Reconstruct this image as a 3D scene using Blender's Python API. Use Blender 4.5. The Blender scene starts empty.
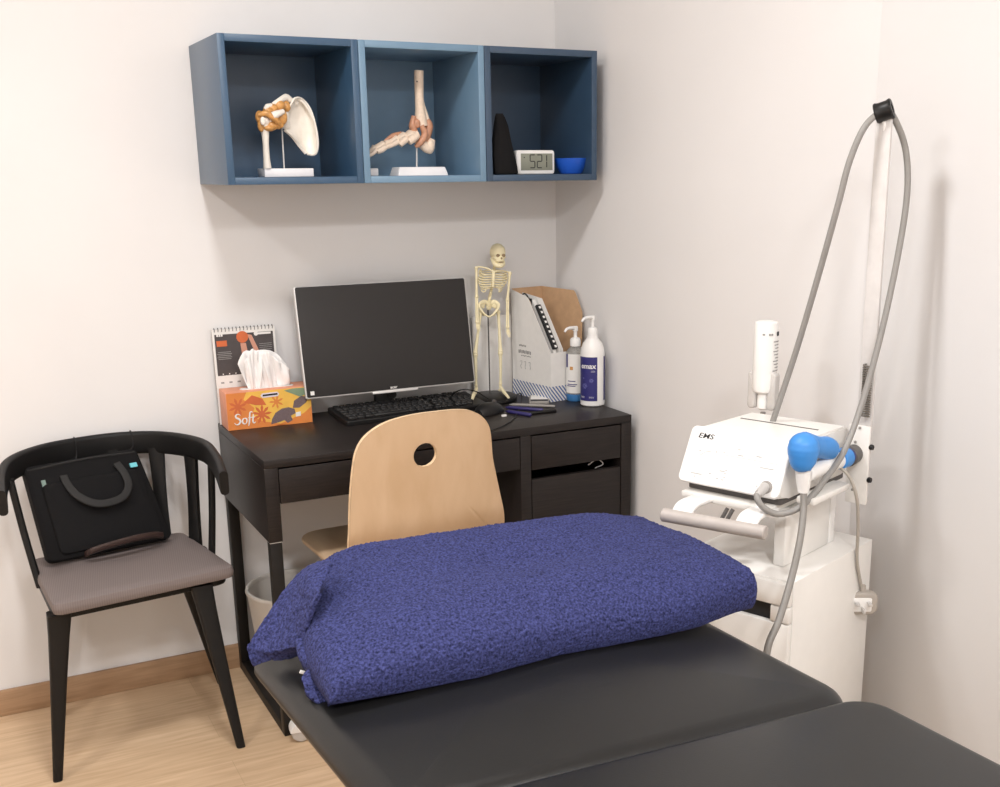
import bpy, bmesh, math, random
from math import sin, cos, pi, radians as R
from mathutils import Matrix, Vector, noise
random.seed(4)
V = Vector
scene = bpy.context.scene
col = scene.collection

# ------------------------------------------------------------------ camera
CAM = V((-1.74813, -3.19858, 1.43429)); YAW, PITCH, ROLL, F, CX, CY = .49331, .2601, -.00879, 1124.23, 50.19, 76.394
_f = V((sin(YAW)*cos(PITCH), cos(YAW)*cos(PITCH), -sin(PITCH)))
_r = V((cos(YAW), -sin(YAW), 0)); _u = _r.cross(_f)
_r, _u = cos(ROLL)*_r + sin(ROLL)*_u, -sin(ROLL)*_r + cos(ROLL)*_u
cd = bpy.data.cameras.new('camera'); cam = bpy.data.objects.new('camera', cd); col.objects.link(cam)
cam.matrix_world = Matrix(((_r.x, _u.x, -_f.x, CAM.x), (_r.y, _u.y, -_f.y, CAM.y), (_r.z, _u.z, -_f.z, CAM.z), (0, 0, 0, 1)))
cd.sensor_width = 36; cd.lens = F/1000*36; cd.shift_x = -CX/1000; cd.shift_y = CY/1000; cd.clip_start = .02
scene.camera = cam

def at(px, py, ax, v):
    """world point seen at a pixel, on the plane ax = v"""
    d = _f + _r*((px-500-CX)/F) - _u*((py-393.5-CY)/F)
    i = 'xyz'.index(ax)
    return CAM + d*((v-CAM[i])/d[i])

# ------------------------------------------------------------------ materials
def lin(c):
    c = [x/255 for x in c]
    return [x/12.92 if x <= .04045 else ((x+.055)/1.055)**2.4 for x in c]
MATS = {}
def mat(name, c, rough=.5, metal=0., var=.06, vs=30., bump=0., bs=200., spec=.5, trans=0., alpha=1., sheen=0., coat=0., detail=3., stretch=None, emit=None):
    if name in MATS: return MATS[name]
    m = bpy.data.materials.new(name); m.use_nodes = True
    nt = m.node_tree; b = nt.nodes['Principled BSDF']; L = nt.links
    k = lin(c)
    tc = nt.nodes.new('ShaderNodeTexCoord')
    src = tc.outputs['Object']
    if stretch:
        mp = nt.nodes.new('ShaderNodeMapping'); mp.inputs['Scale'].default_value = stretch
        L.new(src, mp.inputs['Vector']); src = mp.outputs['Vector']
    n = nt.nodes.new('ShaderNodeTexNoise'); n.inputs['Scale'].default_value = vs; n.inputs['Detail'].default_value = detail
    L.new(src, n.inputs['Vector'])
    cr = nt.nodes.new('ShaderNodeValToRGB')
    cr.color_ramp.elements[0].position = .3; cr.color_ramp.elements[1].position = .7
    cr.color_ramp.elements[0].color = [x*(1-var) for x in k]+[1]; cr.color_ramp.elements[1].color = [min(1, x*(1+var)) for x in k]+[1]
    L.new(n.outputs['Fac'], cr.inputs['Fac']); L.new(cr.outputs['Color'], b.inputs['Base Color'])
    b.inputs['Roughness'].default_value = rough; b.inputs['Metallic'].default_value = metal
    b.inputs['Specular IOR Level'].default_value = spec
    b.inputs['Transmission Weight'].default_value = trans; b.inputs['Alpha'].default_value = alpha
    b.inputs['Coat Weight'].default_value = coat; b.inputs['Coat Roughness'].default_value = .32
    if sheen:
        b.inputs['Sheen Weight'].default_value = sheen; b.inputs['Sheen Roughness'].default_value = .5
        b.inputs['Sheen Tint'].default_value = [min(1, x*1.6+.1) for x in k]+[1]
    if bump:
        n2 = nt.nodes.new('ShaderNodeTexNoise'); n2.inputs['Scale'].default_value = bs; n2.inputs['Detail'].default_value = 2
        L.new(src, n2.inputs['Vector'])
        bp = nt.nodes.new('ShaderNodeBump'); bp.inputs['Strength'].default_value = bump; bp.inputs['Distance'].default_value = .002
        L.new(n2.outputs['Fac'], bp.inputs['Height']); L.new(bp.outputs['Normal'], b.inputs['Normal'])
    MATS[name] = m
    return m

def wood(name, c1, c2, rough, scale, stretch, planks=None, c3=None):
    m = bpy.data.materials.new(name); m.use_nodes = True
    nt = m.node_tree; b = nt.nodes['Principled BSDF']; L = nt.links
    tc = nt.nodes.new('ShaderNodeTexCoord'); mp = nt.nodes.new('ShaderNodeMapping'); mp.inputs['Scale'].default_value = stretch
    L.new(tc.outputs['Object'], mp.inputs['Vector'])
    n = nt.nodes.new('ShaderNodeTexNoise'); n.inputs['Scale'].default_value = scale; n.inputs['Detail'].default_value = 6; n.inputs['Distortion'].default_value = .4
    L.new(mp.outputs['Vector'], n.inputs['Vector'])
    cr = nt.nodes.new('ShaderNodeValToRGB'); cr.color_ramp.elements[0].position = .3; cr.color_ramp.elements[1].position = .72
    cr.color_ramp.elements[0].color = lin(c1)+[1]; cr.color_ramp.elements[1].color = lin(c2)+[1]
    L.new(n.outputs['Fac'], cr.inputs['Fac']); out = cr.outputs['Color']
    if planks:
        bk = nt.nodes.new('ShaderNodeTexBrick'); bk.inputs['Scale'].default_value = 1
        bk.inputs['Brick Width'].default_value = planks[0]; bk.inputs['Row Height'].default_value = planks[1]; bk.inputs['Mortar Size'].default_value = .0007
        bk.inputs['Color1'].default_value = (1, 1, 1, 1); bk.inputs['Color2'].default_value = (.93, .92, .90, 1); bk.inputs['Mortar'].default_value = (.80, .78, .74, 1)
        L.new(tc.outputs['Object'], bk.inputs['Vector'])
        mx = nt.nodes.new('ShaderNodeMix'); mx.data_type = 'RGBA'; mx.blend_type = 'MULTIPLY'; mx.inputs[0].default_value = 1
        L.new(out, mx.inputs[6]); L.new(bk.outputs['Color'], mx.inputs[7]); out = mx.outputs[2]
    L.new(out, b.inputs['Base Color']); b.inputs['Roughness'].default_value = rough; b.inputs['Specular IOR Level'].default_value = .3
    MATS[name] = m
    return m

def stripes(name, c1, c2, scale, rot, width=.5):
    m = bpy.data.materials.new(name); m.use_nodes = True
    nt = m.node_tree; b = nt.nodes['Principled BSDF']; L = nt.links
    tc = nt.nodes.new('ShaderNodeTexCoord'); mp = nt.nodes.new('ShaderNodeMapping'); mp.inputs['Rotation'].default_value = rot
    L.new(tc.outputs['Object'], mp.inputs['Vector'])
    w = nt.nodes.new('ShaderNodeTexWave'); w.inputs['Scale'].default_value = scale; w.bands_direction = 'X'
    L.new(mp.outputs['Vector'], w.inputs['Vector'])
    cr = nt.nodes.new('ShaderNodeValToRGB'); cr.color_ramp.interpolation = 'CONSTANT'
    cr.color_ramp.elements[0].color = lin(c1)+[1]; cr.color_ramp.elements[1].position = width; cr.color_ramp.elements[1].color = lin(c2)+[1]
    L.new(w.outputs['Fac'], cr.inputs['Fac']); L.new(cr.outputs['Color'], b.inputs['Base Color']); b.inputs['Roughness'].default_value = .7
    MATS[name] = m
    return m

WALL = mat('wall_paint', (233, 231, 230), .8, var=.012, vs=3, bump=.05, bs=400, spec=.2)
CEIL = mat('ceiling_paint', (240, 238, 235), .9, var=.01, vs=3)
FLOOR = wood('floor_wood', (203, 172, 138), (224, 195, 162), .42, 5, (1.2, 14, 1), (1.25, .14))
BASEB = wood('baseboard_wood', (160, 128, 98), (182, 149, 118), .5, 6, (1.5, 20, 20))
DESK = wood('black_brown_wood', (30, 26, 25), (44, 38, 36), .42, 9, (1.5, 26, 26))
DESKIN = mat('desk_inside', (22, 20, 19), .8)
BIRCH = wood('birch_ply', (203, 171, 136), (214, 184, 151), .4, 4, (5, 1.2, 1.6))
BIRCHE = mat('birch_edge', (236, 206, 168), .5, var=.12, vs=60)
TOWEL = mat('terry_navy', (56, 60, 102), .95, var=.65, vs=260, bump=1., bs=420, sheen=.15, detail=4, spec=.1)
VINYL = mat('black_vinyl', (26, 26, 26), .32, var=.05, vs=8, bump=.10, bs=520, spec=.4)
BLKP = mat('black_chair_plastic', (20, 19, 19), .5, var=.05, spec=.3)
BLK = mat('black_plastic', (24, 23, 23), .42, spec=.35)
BLKM = mat('black_metal', (28, 25, 23), .5, spec=.3)
SCREEN = mat('screen_black', (40, 37, 36), .38, var=.02, spec=.35)
CUSH = stripes('grey_rib_fabric', (114, 103, 100), (122, 111, 108), 60, (0, 0, R(8)))
BAGM = mat('black_nylon', (20, 19, 20), .85, var=.15, vs=400, bump=.3, bs=500, spec=.2)
BAGT = mat('dark_webbing', (29, 28, 28), .75, var=.15, vs=300)
WHITE = mat('white_plastic', (240, 238, 235), .35, var=.01)
WHITEM = mat('white_lacquer', (236, 233, 228), .3, var=.012, spec=.5)
PAPER = mat('white_paper', (235, 232, 228), .85, var=.02, vs=60)
GREYP = mat('grey_plastic', (150, 145, 140), .5)
DGREY = mat('dark_grey_plastic', (84, 80, 78), .5)
HOSE = mat('grey_hose', (144, 141, 137), .42, var=.03)
SILVER = mat('silver', (214, 212, 210), .38, metal=.4)
CHROME = mat('chrome', (220, 220, 220), .18, metal=1)
BLUEH = mat('blue_silicone', (64, 140, 214), .45, var=.03)
BONE = mat('ivory_plastic', (243, 231, 192), .5, var=.05, vs=80)
BONEW = mat('bone_white', (240, 232, 220), .5, var=.04, vs=60)
BONEP = mat('bone_pinkish', (236, 214, 192), .5, var=.07, vs=120)
LIGA = mat('ligament_amber', (205, 150, 86), .4, var=.25, vs=120)
LIGP = mat('ligament_pink', (196, 142, 112), .45, var=.15, vs=120)
BASEM = mat('stand_white', (242, 238, 238), .45, var=.01)
E1 = mat('cabinet_blue', (54, 84, 112), .42, var=.02, coat=.4)
E2 = mat('cabinet_light_blue', (110, 141, 166), .42, var=.02, coat=.4)
E3 = mat('cabinet_dark_blue', (50, 73, 97), .42, var=.02, coat=.4)
BOWL = mat('bowl_blue', (34, 92, 200), .4)
KRAFT = mat('kraft_card', (196, 160, 124), .8, var=.08, vs=40)
NAVY = mat('label_navy', (48, 46, 112), .45, var=.05)
TRANSL = mat('frosted_plastic', (236, 232, 226), .25, trans=.75, spec=.5)
BIN = mat('bin_translucent', (236, 231, 224), .35, trans=.25, var=.02)
TISSUE = mat('tissue_paper', (246, 243, 241), .9, var=.01)
INK = mat('ink_black', (32, 32, 34), .7)
INKG = mat('ink_grey', (150, 148, 146), .7)
LCD = mat('lcd_grey', (138, 140, 126), .35)
OR1 = mat('print_orange', (222, 134, 66), .55)
OR2 = mat('print_yellow', (238, 188, 84), .55)
OR3 = mat('print_salmon', (226, 154, 122), .6)
OR4 = mat('print_deep_orange', (208, 106, 60), .55)
LEAFD = stripes('print_dark_leaf', (84, 70, 76), (140, 120, 118), 120, (0, R(35), 0), .6)
LEAFG = mat('print_sage', (128, 148, 120), .6)
CYAN = mat('tag_cyan', (110, 200, 212), .6)
STRIPE = stripes('print_blue_stripes', (232, 229, 226), (88, 110, 160), 38, (0, R(40), R(30)), .55)
SKIN = mat('print_skin', (206, 150, 128), .6)
CALD = mat('print_charcoal', (74, 68, 68), .6, var=.1)
BROWNL = mat('brown_leather', (62, 46, 42), .4)
PURPLE = mat('pen_purple', (50, 44, 100), .4)
STEELG = mat('spring_steel', (124, 118, 110), .4, metal=.3)

# ------------------------------------------------------------------ mesh helpers
def frame(c, rot=None):
    M = Matrix.Translation(V(c))
    return M @ rot.to_4x4() if rot else M
def rz(a): return Matrix.Rotation(a, 4, 'Z')
def rx(a): return Matrix.Rotation(a, 4, 'X')
def ry(a): return Matrix.Rotation(a, 4, 'Y')
def axis_to(d):
    return V(d).normalized().to_track_quat('Z', 'Y').to_matrix().to_4x4()
def smoothpath(pts, k=6):
    pts = [V(p) for p in pts]
    if len(pts) < 3: return pts
    P = [2*pts[0]-pts[1]]+pts+[2*pts[-1]-pts[-2]]
    out = []
    for i in range(1, len(P)-2):
        a, b, c, d = P[i-1:i+3]
        for j in range(k):
            t = j/k
            out.append(.5*((2*b)+(c-a)*t+(2*a-5*b+4*c-d)*t*t+(3*b-a-3*c+d)*t**3))
    out.append(pts[-1])
    return out
def interp(vals, n):
    m = len(vals)-1; out = []
    for i in range(n):
        t = i/(n-1)*m; j = min(int(t), m-1); out.append(vals[j]+(vals[j+1]-vals[j])*(t-j))
    return out
def rrect(w, d, r, n=5):
    if isinstance(r, tuple): return rrect4(w, d, r, n)
    r = max(1e-4, min(r, w/2-1e-5, d/2-1e-5)); pts = []
    for cx, cy, a0 in ((w/2-r, d/2-r, 0), (-w/2+r, d/2-r, pi/2), (-w/2+r, -d/2+r, pi), (w/2-r, -d/2+r, 1.5*pi)):
        for i in range(n+1):
            a = a0+pi/2*i/n; pts.append((cx+r*cos(a), cy+r*sin(a)))
    return pts

def rrect4(w, d, r, n=5):
    pts = []
    for q, sx, sy, a0 in ((r[0], 1, 1, 0), (r[1], -1, 1, pi/2), (r[2], -1, -1, pi), (r[3], 1, -1, 1.5*pi)):
        for i in range(n+1):
            a = a0+pi/2*i/n; pts.append((sx*(w/2-q)+q*cos(a), sy*(d/2-q)+q*sin(a)))
    return pts

class G:
    def __init__(s): s.bm = bmesh.new()
    def _new(s, verts, M=None):
        return [s.bm.verts.new((M @ V(v)) if M else V(v)) for v in verts]
    def face(s, vs):
        try: return s.bm.faces.new(vs)
        except ValueError: return None
    def box(s, c, size, bev=0, M=None, seg=2):
        T = (M or Matrix.Identity(4)) @ Matrix.Translation(V(c)) @ Matrix.Diagonal((*size, 1))
        r = bmesh.ops.create_cube(s.bm, size=1, matrix=T)
        if bev:
            es = list({e for v in r['verts'] for e in v.link_edges})
            bmesh.ops.bevel(s.bm, geom=es, offset=bev, segments=seg, profile=.5, affect='EDGES')
        return s
    def span(s, a, b, bev=0, M=None):
        a, b = V(a), V(b)
        return s.box((a+b)/2, [abs(x) for x in (b-a)], bev, M)
    def rings(s, rs, cap0=True, cap1=True, closed=True):
        n = len(rs[0])
        for a, b in zip(rs, rs[1:]):
            for i in range(n if closed else n-1):
                j = (i+1) % n; s.face((a[i], a[j], b[j], b[i]))
        if closed and cap0: s.face(list(reversed(rs[0])))
        if closed and cap1: s.face(rs[-1])
        return s
    def lathe(s, prof, n=24, M=None, cap=(True, True), sx=1., sy=1.):
        rs = [s._new([(sx*r*cos(2*pi*i/n), sy*r*sin(2*pi*i/n), z) for i in range(n)], M) for r, z in prof]
        return s.rings(rs, *cap)
    def cyl(s, p, q, r, r2=None, n=16, bev=0):
        p, q = V(p), V(q); h = (q-p).length; M = Matrix.Translation(p) @ axis_to(q-p); r2 = r if r2 is None else r2
        pr = [(r-bev, 0), (r, bev), (r2, h-bev), (r2-bev, h)] if bev else [(r, 0), (r2, h)]
        return s.lathe(pr, n, M)
    def tube(s, pts, r, n=10, k=6, flat=1., cap=True, up=None):
        path = smoothpath(pts, k) if k > 1 else [V(p) for p in pts]
        rad = interp(list(r), len(path)) if isinstance(r, (list, tuple)) else [r]*len(path)
        rs = []; nrm = None
        for i, p in enumerate(path):
            t = (path[min(i+1, len(path)-1)]-path[max(i-1, 0)]).normalized()
            if up is not None: nrm = (V(up)-V(up).dot(t)*t).normalized()
            elif nrm is None:
                h = V((0, 0, 1)) if abs(t.z) < .9 else V((1, 0, 0)); nrm = (h-h.dot(t)*t).normalized()
            else: nrm = (nrm-nrm.dot(t)*t).normalized()
            b = t.cross(nrm)
            rs.append(s._new([p+rad[i]*(cos(2*pi*j/n)*nrm+flat*sin(2*pi*j/n)*b) for j in range(n)]))
        return s.rings(rs, cap, cap)
    def sweep(s, path, sec, up=(0, 0, 1), scale=None):
        """sweep a closed 2D section (side, up) along a path"""
        path = [V(p) for p in path]; rs = []
        for i, p in enumerate(path):
            t = (path[min(i+1, len(path)-1)]-path[max(i-1, 0)]).normalized()
            upv = (V(up)-V(up).dot(t)*t).normalized(); sd = t.cross(upv); q = scale[i] if scale else 1
            rs.append(s._new([p+sd*a*q+upv*b*q for a, b in sec]))
        return s.rings(rs)
    def ell(s, c, rad, M=None, n=16, m=10):
        T = (M or Matrix.Identity(4)) @ Matrix.Translation(V(c)) @ Matrix.Diagonal((*rad, 1))
        bmesh.ops.create_uvsphere(s.bm, u_segments=n, v_segments=m, radius=1, matrix=T)
        return s
    def ellr(s, c, rad, rot, n=16, m=10):
        T = Matrix.Translation(V(c)) @ rot @ Matrix.Diagonal((*rad, 1))
        bmesh.ops.create_uvsphere(s.bm, u_segments=n, v_segments=m, radius=1, matrix=T)
        return s
    def prism(s, poly, h, M=None, z0=0.):
        a = s._new([(x, y, z0) for x, y in poly], M); b = s._new([(x, y, z0+h) for x, y in poly], M)
        return s.rings([a, b])
    def pad(s, w, d, h, rc, re=None, crown=0., M=None, n=5, seg=4, steps=6):
        re = min(h/2-1e-4, .02) if re is None else re; prof = []
        for i in range(seg+1):
            a = pi/2*i/seg; prof.append((re*(1-sin(a)), re*(1-cos(a))))
        for i in range(seg+1):
            a = pi/2*i/seg; prof.append((re*(1-cos(a)), h-re+re*sin(a)))
        if crown:
            for i in range(1, steps):
                t = i/steps; prof.append((re+t*(min(w, d)/2-re)*.96, h+crown*(1-(1-t)**2)))
        rs = [s._new([(x, y, z) for x, y in rrect(w-2*i, d-2*i, max(rc-i, .002), n)], M) for i, z in prof]
        return s.rings(rs)
    def sheet(s, grid, th=0., nrm=None):
        """grid of points; with thickness a closed slab"""
        nu, nv = len(grid), len(grid[0]); grid = [[V(p) for p in row] for row in grid]
        a = [s._new(row) for row in grid]
        for i in range(nu-1):
            for j in range(nv-1): s.face((a[i][j], a[i+1][j], a[i+1][j+1], a[i][j+1]))
        if th:
            off = []
            for i in range(nu):
                row = []
                for j in range(nv):
                    du = grid[min(i+1, nu-1)][j]-grid[max(i-1, 0)][j]; dv = grid[i][min(j+1, nv-1)]-grid[i][max(j-1, 0)]
                    q = du.cross(dv)
                    q = q.normalized() if q.length > 1e-12 else V((0, 0, 1))
                    row.append(grid[i][j]-q*th)
                off.append(row)
            b = [s._new(row) for row in off]
            for i in range(nu-1):
                for j in range(nv-1): s.face((b[i][j], b[i][j+1], b[i+1][j+1], b[i+1][j]))
            for i in range(nu-1):
                s.face((a[i][0], b[i][0], b[i+1][0], a[i+1][0])); s.face((a[i][-1], a[i+1][-1], b[i+1][-1], b[i][-1]))
            for j in range(nv-1):
                s.face((a[0][j], a[0][j+1], b[0][j+1], b[0][j])); s.face((a[-1][j], b[-1][j], b[-1][j+1], a[-1][j+1]))
        return s
    def text(s, body, size, M, depth=.0004, fn=None, align='LEFT', shear=0., bold=0.):
        cu = bpy.data.curves.new('lettering', 'FONT'); cu.body = body; cu.size = size; cu.align_x = align; cu.shear = shear
        cu.extrude = depth/2; cu.offset = bold; cu.resolution_u = 3
        o = bpy.data.objects.new('lettering', cu); col.objects.link(o)
        dg = bpy.context.evaluated_depsgraph_get(); me = bpy.data.meshes.new_from_object(o.evaluated_get(dg))
        n0 = len(s.bm.verts); s.bm.from_mesh(me); s.bm.verts.ensure_lookup_table()
        for v in s.bm.verts[n0:]:
            v.co = fn(v.co) if fn else M @ v.co
        bpy.data.objects.remove(o); bpy.data.curves.remove(cu); bpy.data.meshes.remove(me)
        return s

XF = {}
def obj(name, g, m, parent=None, smooth=38, world=False, kind=None, label=None):
    bm = g.bm
    if world and parent is not None:
        bmesh.ops.transform(bm, matrix=XF[parent.name].inverted(), verts=bm.verts)
    bmesh.ops.recalc_face_normals(bm, faces=bm.faces)
    me = bpy.data.meshes.new(name); bm.to_mesh(me); bm.free()
    me.materials.append(m)
    me.shade_smooth()
    if smooth < 180: me.set_sharp_from_angle(angle=R(smooth))
    o = bpy.data.objects.new(name, me); col.objects.link(o)
    if parent is not None:
        o.parent = parent
        XF[o.name] = XF[parent.name]
    else: XF[o.name] = Matrix.Identity(4)
    if kind: o['kind'] = kind
    if label: o['label'] = label
    return o
def place(o, loc):
    """move a one-mesh thing's origin to loc (mesh data given in world space)"""
    o.data.transform(Matrix.Translation(-V(loc))); o.location = loc; XF[o.name] = Matrix.Translation(V(loc))
def tag(o, label, cat, group=None):
    o['label'] = label; o['category'] = cat
    if group: o['group'] = group
    return o
def thing(name, label, cat, loc=(0, 0, 0), a=0., group=None):
    o = bpy.data.objects.new(name, None); col.objects.link(o); o.empty_display_size = .05
    o.location = loc; o.rotation_euler = (0, 0, a)
    XF[o.name] = Matrix.Translation(V(loc)) @ rz(a)
    return tag(o, label, cat, group)
def struct(name, g, m): return obj(name, g, m, kind='structure')

# ------------------------------------------------------------------ room
X0, Y0, H = -3.7, -5.3, 2.62
struct('floor', G().span((X0, Y0, -.08), (.1, .1, 0)), FLOOR)
struct('ceiling', G().span((X0, Y0, H), (.1, .1, H+.08)), CEIL)
struct('wall_back', G().span((X0, 0, 0), (.1, .1, H)), WALL)
struct('wall_left', G().span((X0-.1, Y0, 0), (X0, .1, H)), WALL)
struct('wall_front', G().span((X0, Y0-.1, 0), (.1, Y0, H)), WALL)
struct('wall_right', G().span((0, -1.381, 0), (.1, 0, H)), WALL)
struct('wall_right_panel', G().span((-.0015, Y0, 0), (.1, -1.3812, H), .0006), WALL)
struct('baseboard_back', G().span((X0, -.012, 0), (-.001, 0, .075), .003), BASEB)

# ------------------------------------------------------------------ wall cabinets
EX, EZ, ED, EW = -1.0925, 1.407, .327, .35
T = .0175
def cabinet(i, m, label):
    x = EX+i*EW
    t = thing('wall_cabinet', label, 'cabinet', (x+EW/2, -.002, EZ), 0, 'open cube cabinets on the back wall')
    w = EW/2-.0008; d = -ED+.002
    obj('side_panel', G().span((-w, d, 0), (-w+T, 0, EW), .0012), m, t)
    obj('side_panel', G().span((w-T, d, 0), (w, 0, EW), .0012), m, t)
    obj('top_panel', G().span((-w+T, d, EW-T), (w-T, 0, EW), .0012), m, t)
    obj('bottom_panel', G().span((-w+T, d, 0), (w-T, 0, T), .0012), m, t)
    obj('back_panel', G().span((-w+T, -.014, T), (w-T, -.004, EW-T)), m, t)
    return t
cabinet(0, E1, 'mid blue open cube wall cabinet holding the shoulder bone model')
cabinet(1, E2, 'pale grey blue open cube wall cabinet holding the foot bone model')
cabinet(2, E3, 'dark blue open cube wall cabinet holding the clock and bowl')
CZ = EZ+T+.0003

# shoulder model
YS = -.2
def ps(px, py, y=YS): return at(px, py, 'y', y)
c1 = lambda x, y: (240+x/7.15, 80+y/7.15)
bl = ps(258.5, 178); br = ps(312.5, 178)
sx = (bl.x+br.x)/2
t = thing('shoulder_model', 'anatomical shoulder bone model with amber ligaments on a white stand', 'bone model', (sx, YS, CZ))
obj('stand_base', G().box((.001, 0, .0105), ((br.x-bl.x)*.90, .07, .021), .0015), BASEM, t)
p = ps(*c1(300, 340)); q = ps(*c1(316, 640)); q.z = CZ+.02
obj('stand_rod', G().cyl(q, p+V((0, 0, .01)), .0022), SILVER, t, world=True)
g = G()
pl = [ps(*c1(*a), y=YS-.03) for a in ((196, 632), (190, 560), (184, 460), (180, 390), (172, 340), (165, 300))]
g.tube(pl, [.0105, .0085, .008, .0095, .0135, .016], 14)
g.ell(ps(*c1(170, 290), y=YS-.03), (.017, .018, .017)); g.ell(ps(*c1(205, 285), y=YS-.024), (.016, .019, .018))
obj('humerus', g, BONEW, t, world=True)
out = [(385, 125), (420, 119), (458, 138), (500, 190), (530, 262), (550, 350), (561, 440), (555, 515), (525, 543), (475, 528), (435, 490), (412, 450), (370, 400), (325, 362), (312, 318), (320, 245), (350, 185)]
n = 64; oc = smoothpath([V((a, b, 0)) for a, b in out]+[V((385, 125, 0))], 8)
cen = V((440, 310, 0)); grid = []
for k in range(9):
    row = []
    for c in oc:
        w = cen+(c-cen)*(k/8*.985+.015); rr = k/8
        row.append(ps(*c1(w.x, w.y), y=YS-.006+.016*(1-rr**2)+.008*sin(w.x*.03)*rr - (.012*max(0, rr-.82)/.18)))
    grid.append(row)
g = G().sheet(grid, .004)
g.tube([ps(*c1(405, 125), y=YS-.008), ps(*c1(470, 180), y=YS-.012), ps(*c1(530, 300), y=YS-.014), ps(*c1(556, 440), y=YS-.014), ps(*c1(540, 525), y=YS-.012), ps(*c1(480, 528), y=YS-.01)], .0035, 8)
g.tube([ps(*c1(318, 355), y=YS-.01), ps(*c1(370, 400), y=YS-.012), ps(*c1(420, 465), y=YS-.012), ps(*c1(470, 525), y=YS-.01)], .0042, 8)
g.tube([ps(*c1(330, 330), y=YS-.012), ps(*c1(315, 290), y=YS-.018), ps(*c1(325, 240), y=YS-.012)], [.012, .014, .010], 10)
obj('scapula', g, BONEW, t, world=True, smooth=50)
g = G().tube([ps(*c1(232, 172), y=YS-.034), ps(*c1(285, 145), y=YS-.03), ps(*c1(330, 124), y=YS-.018), ps(*c1(365, 145), y=YS-.014), ps(*c1(410, 168), y=YS-.008)], [.004, .007, .009, .0075, .005], 12, flat=.7)
obj('acromion', g, BONEW, t, world=True)
g = G().tube([ps(*c1(232, 258), y=YS-.05), ps(*c1(262, 245), y=YS-.05), ps(*c1(312, 224), y=YS-.046)], [.010, .0095, .006], 12)
g.tube([ps(*c1(178, 210), y=YS-.04), ps(*c1(196, 190), y=YS-.04), ps(*c1(225, 180), y=YS-.036)], [.005, .007, .005], 10)
obj('clavicle_stub', g, BONEW, t, world=True)
g = G()
for (x, y, dy, r) in ((140, 265, .036, (.011, .009, .016)), (200, 222, .036, (.013, .012, .014)), (235, 205, .034, (.014, .01, .012)), (285, 185, .03, (.014, .01, .014)), (300, 265, .036, (.014, .012, .020)), (330, 190, .02, (.012, .01, .014)), (230, 325, .034, (.016, .012, .012)), (272, 300, .036, (.012, .012, .018)), (205, 345, .036, (.017, .013, .008)), (150, 325, .038, (.009, .008, .016))):
    g.ell(ps(*c1(x, y), y=YS-dy), r)
g.tube([ps(*c1(130, 250), y=YS-.044), ps(*c1(190, 240), y=YS-.05), ps(*c1(250, 280), y=YS-.05), ps(*c1(300, 330), y=YS-.04)], [.006, .008, .008, .006], 10)
obj('ligaments', g, LIGA, t, world=True)
g = G().ell(ps(*c1(163, 293), y=YS-.052), (.0065, .004, .0105)); obj('bone_patch', g, BONEW, t, world=True)

# foot model
c2 = lambda x, y: (360+x/6.05, 60+y/6.05)
bl = ps(391, 177); br = ps(446.5, 177); sx = (bl.x+br.x)/2; wb = (br.x-bl.x)*.9
t = thing('foot_model', 'anatomical foot and ankle bone model on a white stand', 'bone model', (sx, YS, CZ))
g = G(); rs = [g._new([(x, y, z) for x, y in rrect(wb-2*i, .07-2*i, .004)]) for i, z in ((0, 0), (.001, .004), (.006, .021), (.008, .0225))]; g.rings(rs)
obj('stand_base', g, BASEM, t)
p = ps(*c1(0, 0)); a = ps(*c2(343, 655)); b = ps(*c2(343, 530)); a.z = CZ+.02
obj('stand_rod', G().cyl(a, b, .0025), SILVER, t, world=True)
g = G()
pts = [(356, 64), (356, 130), (358, 220), (362, 300), (366, 350), (372, 400)]
g.tube([ps(*c2(*a)) for a in pts], [.0128, .0128, .0120, .0128, .0165, .0175], 16)
obj('tibia', g, BONEP, t, world=True)
g = G().tube([ps(*c2(374, 130), y=YS+.014), ps(*c2(378, 250), y=YS+.014), ps(*c2(405, 350), y=YS+.006), ps(*c2(410, 420), y=YS)], [.0045, .0045, .006, .009], 10)
obj('fibula', g, BONEP, t, world=True)
obj('screw_hole', G().cyl(ps(*c2(345, 130), y=YS-.0135), ps(*c2(345, 130), y=YS-.0115), .0022, n=10), DGREY, t, world=True)
g = G().ell(ps(*c2(420, 520)), (.0145, .017, .022)); g.tube([ps(*c2(435, 480)), ps(*c2(415, 530)), ps(*c2(375, 505)), ps(*c2(340, 470))], [.010, .016, .014, .012], 12)
obj('heel_bone', g, BONEP, t, world=True)
for k, (pts, r) in enumerate(((((340, 440), (310, 462), (285, 480)), [.016, .019, .0165]), (((275, 462), (250, 480), (232, 500)), [.015, .0165, .014]), (((225, 478), (190, 498), (150, 512)), [.0135, .0105, .011]), (((148, 510), (125, 528), (95, 540)), [.012, .0135, .0115]), (((92, 530), (70, 552), (45, 566)), [.0105, .0085, .008]))):
    g = G().tube([ps(*c2(*a)) for a in pts], r, 12, flat=1.15)
    g.tube([ps(*c2(a[0]+8, a[1]+14), y=YS-.018) for a in pts], [x*.62 for x in r], 10)
    obj('foot_bone', g, BONEP, t, world=True)
g = G().tube([ps(*c2(326, 340), y=YS-.004), ps(*c2(318, 400), y=YS-.006), ps(*c2(335, 440), y=YS-.01)], [.007, .011, .008], 10)
g.tube([ps(*c2(405, 360)), ps(*c2(416, 400)), ps(*c2(402, 460)), ps(*c2(385, 500))], [.008, .0125, .0125, .010], 10)
g.tube([ps(*c2(372, 395), y=YS-.014), ps(*c2(392, 450), y=YS-.014), ps(*c2(365, 500), y=YS-.014), ps(*c2(335, 525), y=YS-.008)], [.007, .010, .009, .005], 10)
g.tube([ps(*c2(250, 440)), ps(*c2(200, 458)), ps(*c2(150, 490))], [.004, .007, .004], 10)
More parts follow.
